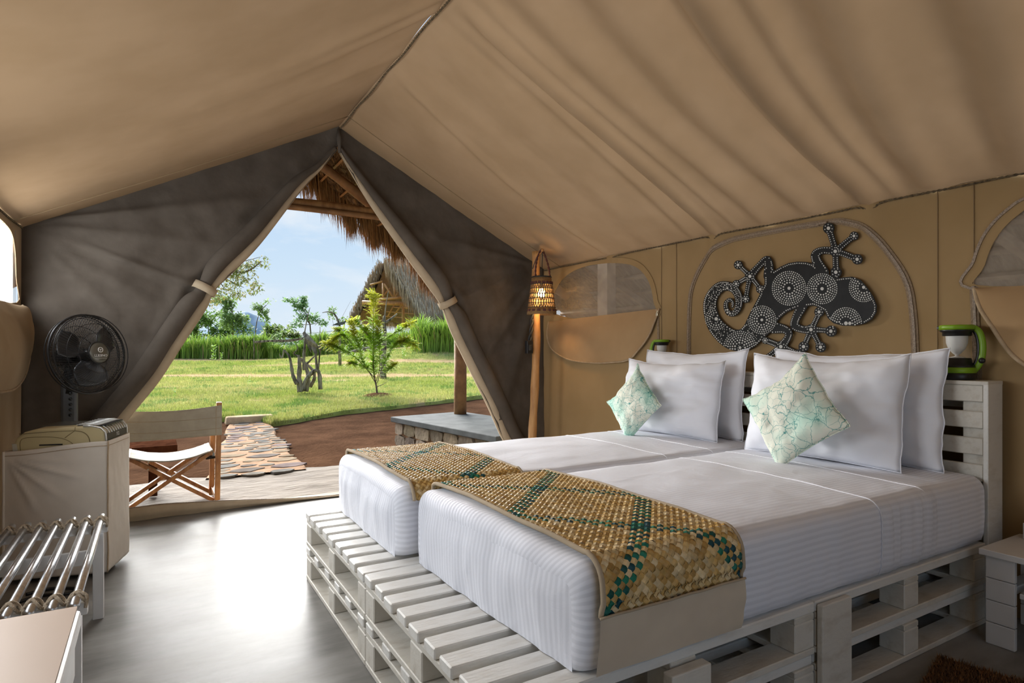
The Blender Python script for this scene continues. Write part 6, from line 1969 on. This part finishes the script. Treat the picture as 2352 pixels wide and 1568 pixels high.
# further driftwood perch
b = MB(); q_ = 22.0
bp_ = thing('driftwood_perch', gbase(780, q_), 'curved driftwood post with a small slate hood', 'sculpture')
b.tube([gbase(781, q_), atQ(780, 780, q_), atQ(781, 755, q_)], [0.06, 0.05, 0.045], 8); b.build('post', M_DRIFT, bp_, smooth=True)
b = MB(); b.tube(smooth_path([atQ(782, 756, q_), atQ(776, 735, q_), atQ(766, 719, q_), atQ(752, 716, q_), atQ(740, 718, q_)], 5), [0.045 - 0.0018 * i for i in range(21)], 7); b.build('branch', M_DRIFT, bp_, smooth=True)
b = MB(); b.prism([(762, 747), (774, 741), (790, 738), (797, 732), (792, 745), (776, 747)], lambda x, y, h: atQ(x, y, q_ - 0.3 + h), 0.5); b.build('hood', M_CEMENT, bp_)
ds2 = thing('driftwood_stump', gbase(880, 18), 'dark stripped tree stump behind the feathery young tree', 'stump')
b = MB(); b.tube(smooth_path([gbase(880, 18), atQ(881, 810, 18), atQ(884, 770, 18), atQ(882, 740, 18), atQ(883, 725, 18)], 4), [0.10 - 0.004 * i for i in range(17)], 8); b.build('trunk', M_DRIFT, ds2, smooth=True)
b = MB(); b.tube(smooth_path([atQ(884, 742, 18), atQ(900, 731, 18), atQ(912, 720, 18)], 4), [0.05 - 0.004 * i for i in range(9)], 7); b.build('branch', M_DRIFT, ds2, smooth=True)
b = MB(); b.tube(smooth_path([atQ(882, 745, 18), atQ(886, 705, 18), atQ(892, 668, 18)], 4), [0.022 - 0.0015 * i for i in range(9)], 6); b.build('branch', M_DRIFT, ds2, smooth=True)

# ================================================================== FEATHERY YOUNG TREE (foreground of the lawn)
TQ = 13.3
ft = thing('young_tree', atQ(866, 903, TQ), 'bright yellow-green feathery young tree on the lawn', 'tree')
BR = [[(866, 903), (864, 885), (860, 865), (858, 840), (858, 800), (857, 750), (858, 700), (857, 677)],
      [(864, 882), (850, 858), (836, 835), (826, 800), (815, 770), (806, 740)], [(862, 870), (840, 845), (815, 820), (790, 805), (768, 795), (750, 790)],
      [(866, 880), (876, 850), (888, 825), (900, 800), (915, 785), (935, 778)], [(864, 875), (872, 845), (872, 800), (870, 770), (868, 740)],
      [(862, 868), (856, 840), (855, 800), (845, 770), (838, 755)], [(866, 888), (880, 882), (890, 876)], [(856, 850), (835, 842), (815, 835), (805, 832)], [(870, 850), (890, 850), (905, 838)],
      [(830, 815), (805, 785), (785, 770), (765, 780)], [(858, 800), (890, 775), (915, 760), (945, 742)], [(845, 770), (826, 748), (815, 735)], [(815, 770), (790, 760), (775, 758)], [(905, 795), (930, 785), (950, 790)]]
b = MB(); rr = random.Random(77); lb_ = MB()
for i, l in enumerate(BR):
    dqv = rr.uniform(-0.5, 0.5) if i else 0
    n_ = len(l)
    P = smooth_path([atQ(x, y, TQ + dqv * k / (n_ - 1)) for k, (x, y) in enumerate(l)], 8)
    r0 = 0.022 if i == 0 else 0.009
    b.tube(P, [lerp(r0, 0.004, k / (len(P) - 1)) for k in range(len(P))], 6)
    # fronds: two rows of narrow leaflets on side twigs
    for k in range(len(P)):
        t = k / (len(P) - 1)
        if t < (0.30 if i in (0, 1, 2, 3, 4) else 0.2) or i in (6,): continue
        td = (P[min(k + 1, len(P) - 1)] - P[max(k - 1, 0)]).normalized()
        for tw in range(6 if t < 0.6 else 10):
            sd = (td * 0.5 + rdir(rr, 0.2) * 0.9).normalized()
            L = rr.uniform(0.10, 0.24) * (1.1 if i == 0 else 0.8)
            base = P[k]
            g = rr.uniform(0.8, 1.3); yl = 1.25 if t > 0.75 else 0.9
            c = (0.44 * g * yl, 0.56 * g, 0.05 * g)
            for m_ in range(9):
                f = (m_ + 1) / 9; pp_ = base + sd * L * f + Vector((0, 0, -0.04 * f * f))
                sdv = sd.cross(Vector((0, 0, 1))).normalized()
                for s_ in (-1, 1):
                    leaf(lb_, pp_, (sdv * s_ + sd * 0.6 + Vector((0, 0, rr.uniform(-0.2, 0.2)))), 0.060 * (1.1 - 0.5 * f), 0.0095, c)
b.build('branches', M_BARK, ft, smooth=True)
stuff(lb_.build('foliage', M_LEAF, ft), 'feathery yellow-green leaflets')
b = MB()
c0 = atQ(870, 905, TQ); 
b.lathe([(0.42, 0.0), (0.30, 0.05), (0.15, 0.085), (0, 0.09)], 20, Matrix.Translation((c0.x, c0.y, c0.z - 0.06)))
tag(b.build('mulch_mound', M_SOIL, smooth=True), 'ring of brown soil round the foot of the young tree', 'soil')

# ================================================================== THATCHED HUT ON ITS MOUND
HQ = 42.0
hut = thing('thatched_hut', gbase(900, HQ), 'open thatched hut with timber frame on a mound behind the lawn', 'hut')
def hp(x, y, dq=0.0): return atQ(x, y, HQ + dq)
def thatch_slope(name, A, B, C, D, nu, nv, thick, col, seed):
    """A-B upper edge, D-C lower edge"""
    b = MB(); b.cur = col
    nrm = (Vector(B) - Vector(A)).cross(Vector(D) - Vector(A)).normalized()
    def fn(off):
        def f(u, v):
            p = Vector(A).lerp(Vector(B), u).lerp(Vector(D).lerp(Vector(C), u), v)
            return p + nrm * (off + 0.10 * fbm(u * 9 + seed, v * 9) + 0.25 * sin(pi * v) * (-1))
        return f
    b.grid(fn(0.0), nu, nv); b.grid(fn(thick), nu, nv)
    o = b.build(name, M_THATCH, hut)
    return nrm
rr = random.Random(5)
A, B = hp(872, 606, -2), hp(990, 560, 6); C, D = hp(960, 742, 9), hp(808, 728, -2)
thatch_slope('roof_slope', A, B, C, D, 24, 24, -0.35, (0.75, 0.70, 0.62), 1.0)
A2, B2 = hp(884, 598, -3), hp(1120, 560, 3); C2, D2 = hp(1120, 745, 2), hp(972, 728, -6)
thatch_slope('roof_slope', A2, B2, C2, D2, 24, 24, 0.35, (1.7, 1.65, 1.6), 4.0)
b = MB()
for (a_, c_, n_, l_) in ((D, C, 900, 0.9), (D2, C2, 500, 0.9), (A, D, 900, 0.7), (A2, D2, 1100, 1.0)):
    for k in range(n_):
        t = rr.random(); p = a_.lerp(c_, t); g = rr.uniform(0.6, 1.5)
        strand(b, p + Vector((rr.uniform(-0.2, 0.2), rr.uniform(-0.2, 0.2), rr.uniform(-0.1, 0.3))), rr.uniform(0.3, l_), 0.018, (0.32 * g, 0.24 * g, 0.16 * g), (0.05, 0), rr)
for k in range(3500):
    u, v = rr.random(), rr.random(); p = A2.lerp(B2, u).lerp(D2.lerp(C2, u), v)
    g = rr.uniform(0.7, 1.5); strand(b, p + Vector((-0.3, -0.45, 0.25)), rr.uniform(0.3, 0.7), 0.014, (0.42 * g, 0.35 * g, 0.27 * g), (0.1, -0.2), rr)
stuff(b.build('straw_fringe', M_STRAND, hut), 'shaggy straw edges')
b = MB(); b.cur = (0.55, 0.5, 0.45)
b.prism([(838, 700), (884, 606), (1000, 600), (1120, 745), (1120, 760), (830, 745)], lambda x, y, h: atQ(x, y, HQ + 8 + h), 0.3); b.build('sun_block_screen', M_THATCH, hut)  # added screen keeps the sun from shining through the open hut back
def hb_(name, a, c, r=0.07):
    b = MB(); b.tube([a, c], r, 6); b.build(name, M_POLE, hut, smooth=True)
hb_('tie_beam', hp(832, 694, -3), hp(940, 698, -3), 0.13); hb_('tie_beam', hp(866, 688, -3.2), hp(934, 682, -3.2), 0.08); hb_('tie_beam', hp(925, 706, -2), hp(955, 702, -2), 0.09)
hb_('king_post', hp(880, 650, -3), hp(880, 690, -3)); hb_('brace', hp(882, 652, -3), hp(904, 684, -3), 0.06); hb_('king_post', hp(906, 658, -3), hp(906, 684, -3), 0.06); hb_('brace', hp(915, 670, -3), hp(906, 684, -3), 0.05)
for (x0, y0, x1, y1) in ((861, 655, 824, 722), (876, 656, 840, 724), (895, 662, 862, 700), (905, 700, 890, 728), (930, 690, 906, 722), (850, 650, 838, 690)):
    hb_('rafter', hp(x0, y0, -1.2), hp(x1, y1, -1.0), 0.06)
hb_('collar', hp(850, 654, -2.5), hp(878, 646, -2.5), 0.06)
hb_('post', hp(926, 700, -2), hp(926, 752, -2), 0.10); hb_('post', hp(858, 700, -2), hp(858, 752, -2), 0.08)
# boarding battens on the underside
for k in range(9):
    t = k / 8
    hb_('batten', hp(866 - 54 * t, 640 + 80 * t, -1.0), hp(935 + 20 * t, 640 + 92 * t, 4), 0.035)
# furniture at the hut
for (x, w_, lb) in ((897, 22, 'brown wooden bench before the hut, left one'), (933, 14, 'brown wooden seat before the hut, right one')):
    t_ = thing('wooden_bench', atQ(x, 778, 36), lb, 'bench', 'wooden benches before the hut')
    m_ = 36 / FPX
    c = atQ(x, 771, 36)
    b = MB(); b.box(c, (w_ * m_, 0.3, 8 * m_)); b.build('body', M_TEAK, t_, bevel=0.02)
    b = MB(); b.box(c + Vector((0, 0, 5 * m_)), (w_ * m_ * 1.1, 0.35, 2 * m_)); b.build('top_board', M_TEAK, t_, bevel=0.01)
# earth mound and old log
b = MB()
mc = PQ((905 - 1176) / FPX * 35.5, 35.5)
b.grid(lambda u, v: PQ((905 - 1176) / FPX * 35.5 + lerp(-2.6, 2.9, u), 33.0 + 6 * v, 0.75 + 0.95 * sm(v / 0.30) * sm((u) / 0.2) * sm((1 - u) / 0.12) + 0.05 * fbm(u * 7, v * 5)), 40, 20)
struct(b.build('mound', M_MOUND, smooth=True), 'bare earth mound below the hut')
b = MB(); b.tube(smooth_path([atQ(798, 812, 25), atQ(820, 805, 25), atQ(845, 801, 25), atQ(866, 797, 25)], 4), [0.05, 0.055, 0.06, 0.07, 0.07, 0.075, 0.08, 0.085, 0.085, 0.09, 0.095, 0.1, 0.1], 8)
tag(b.build('fallen_log', M_DRIFT, smooth=True), 'pale fallen log lying on the lawn before the mound', 'log')
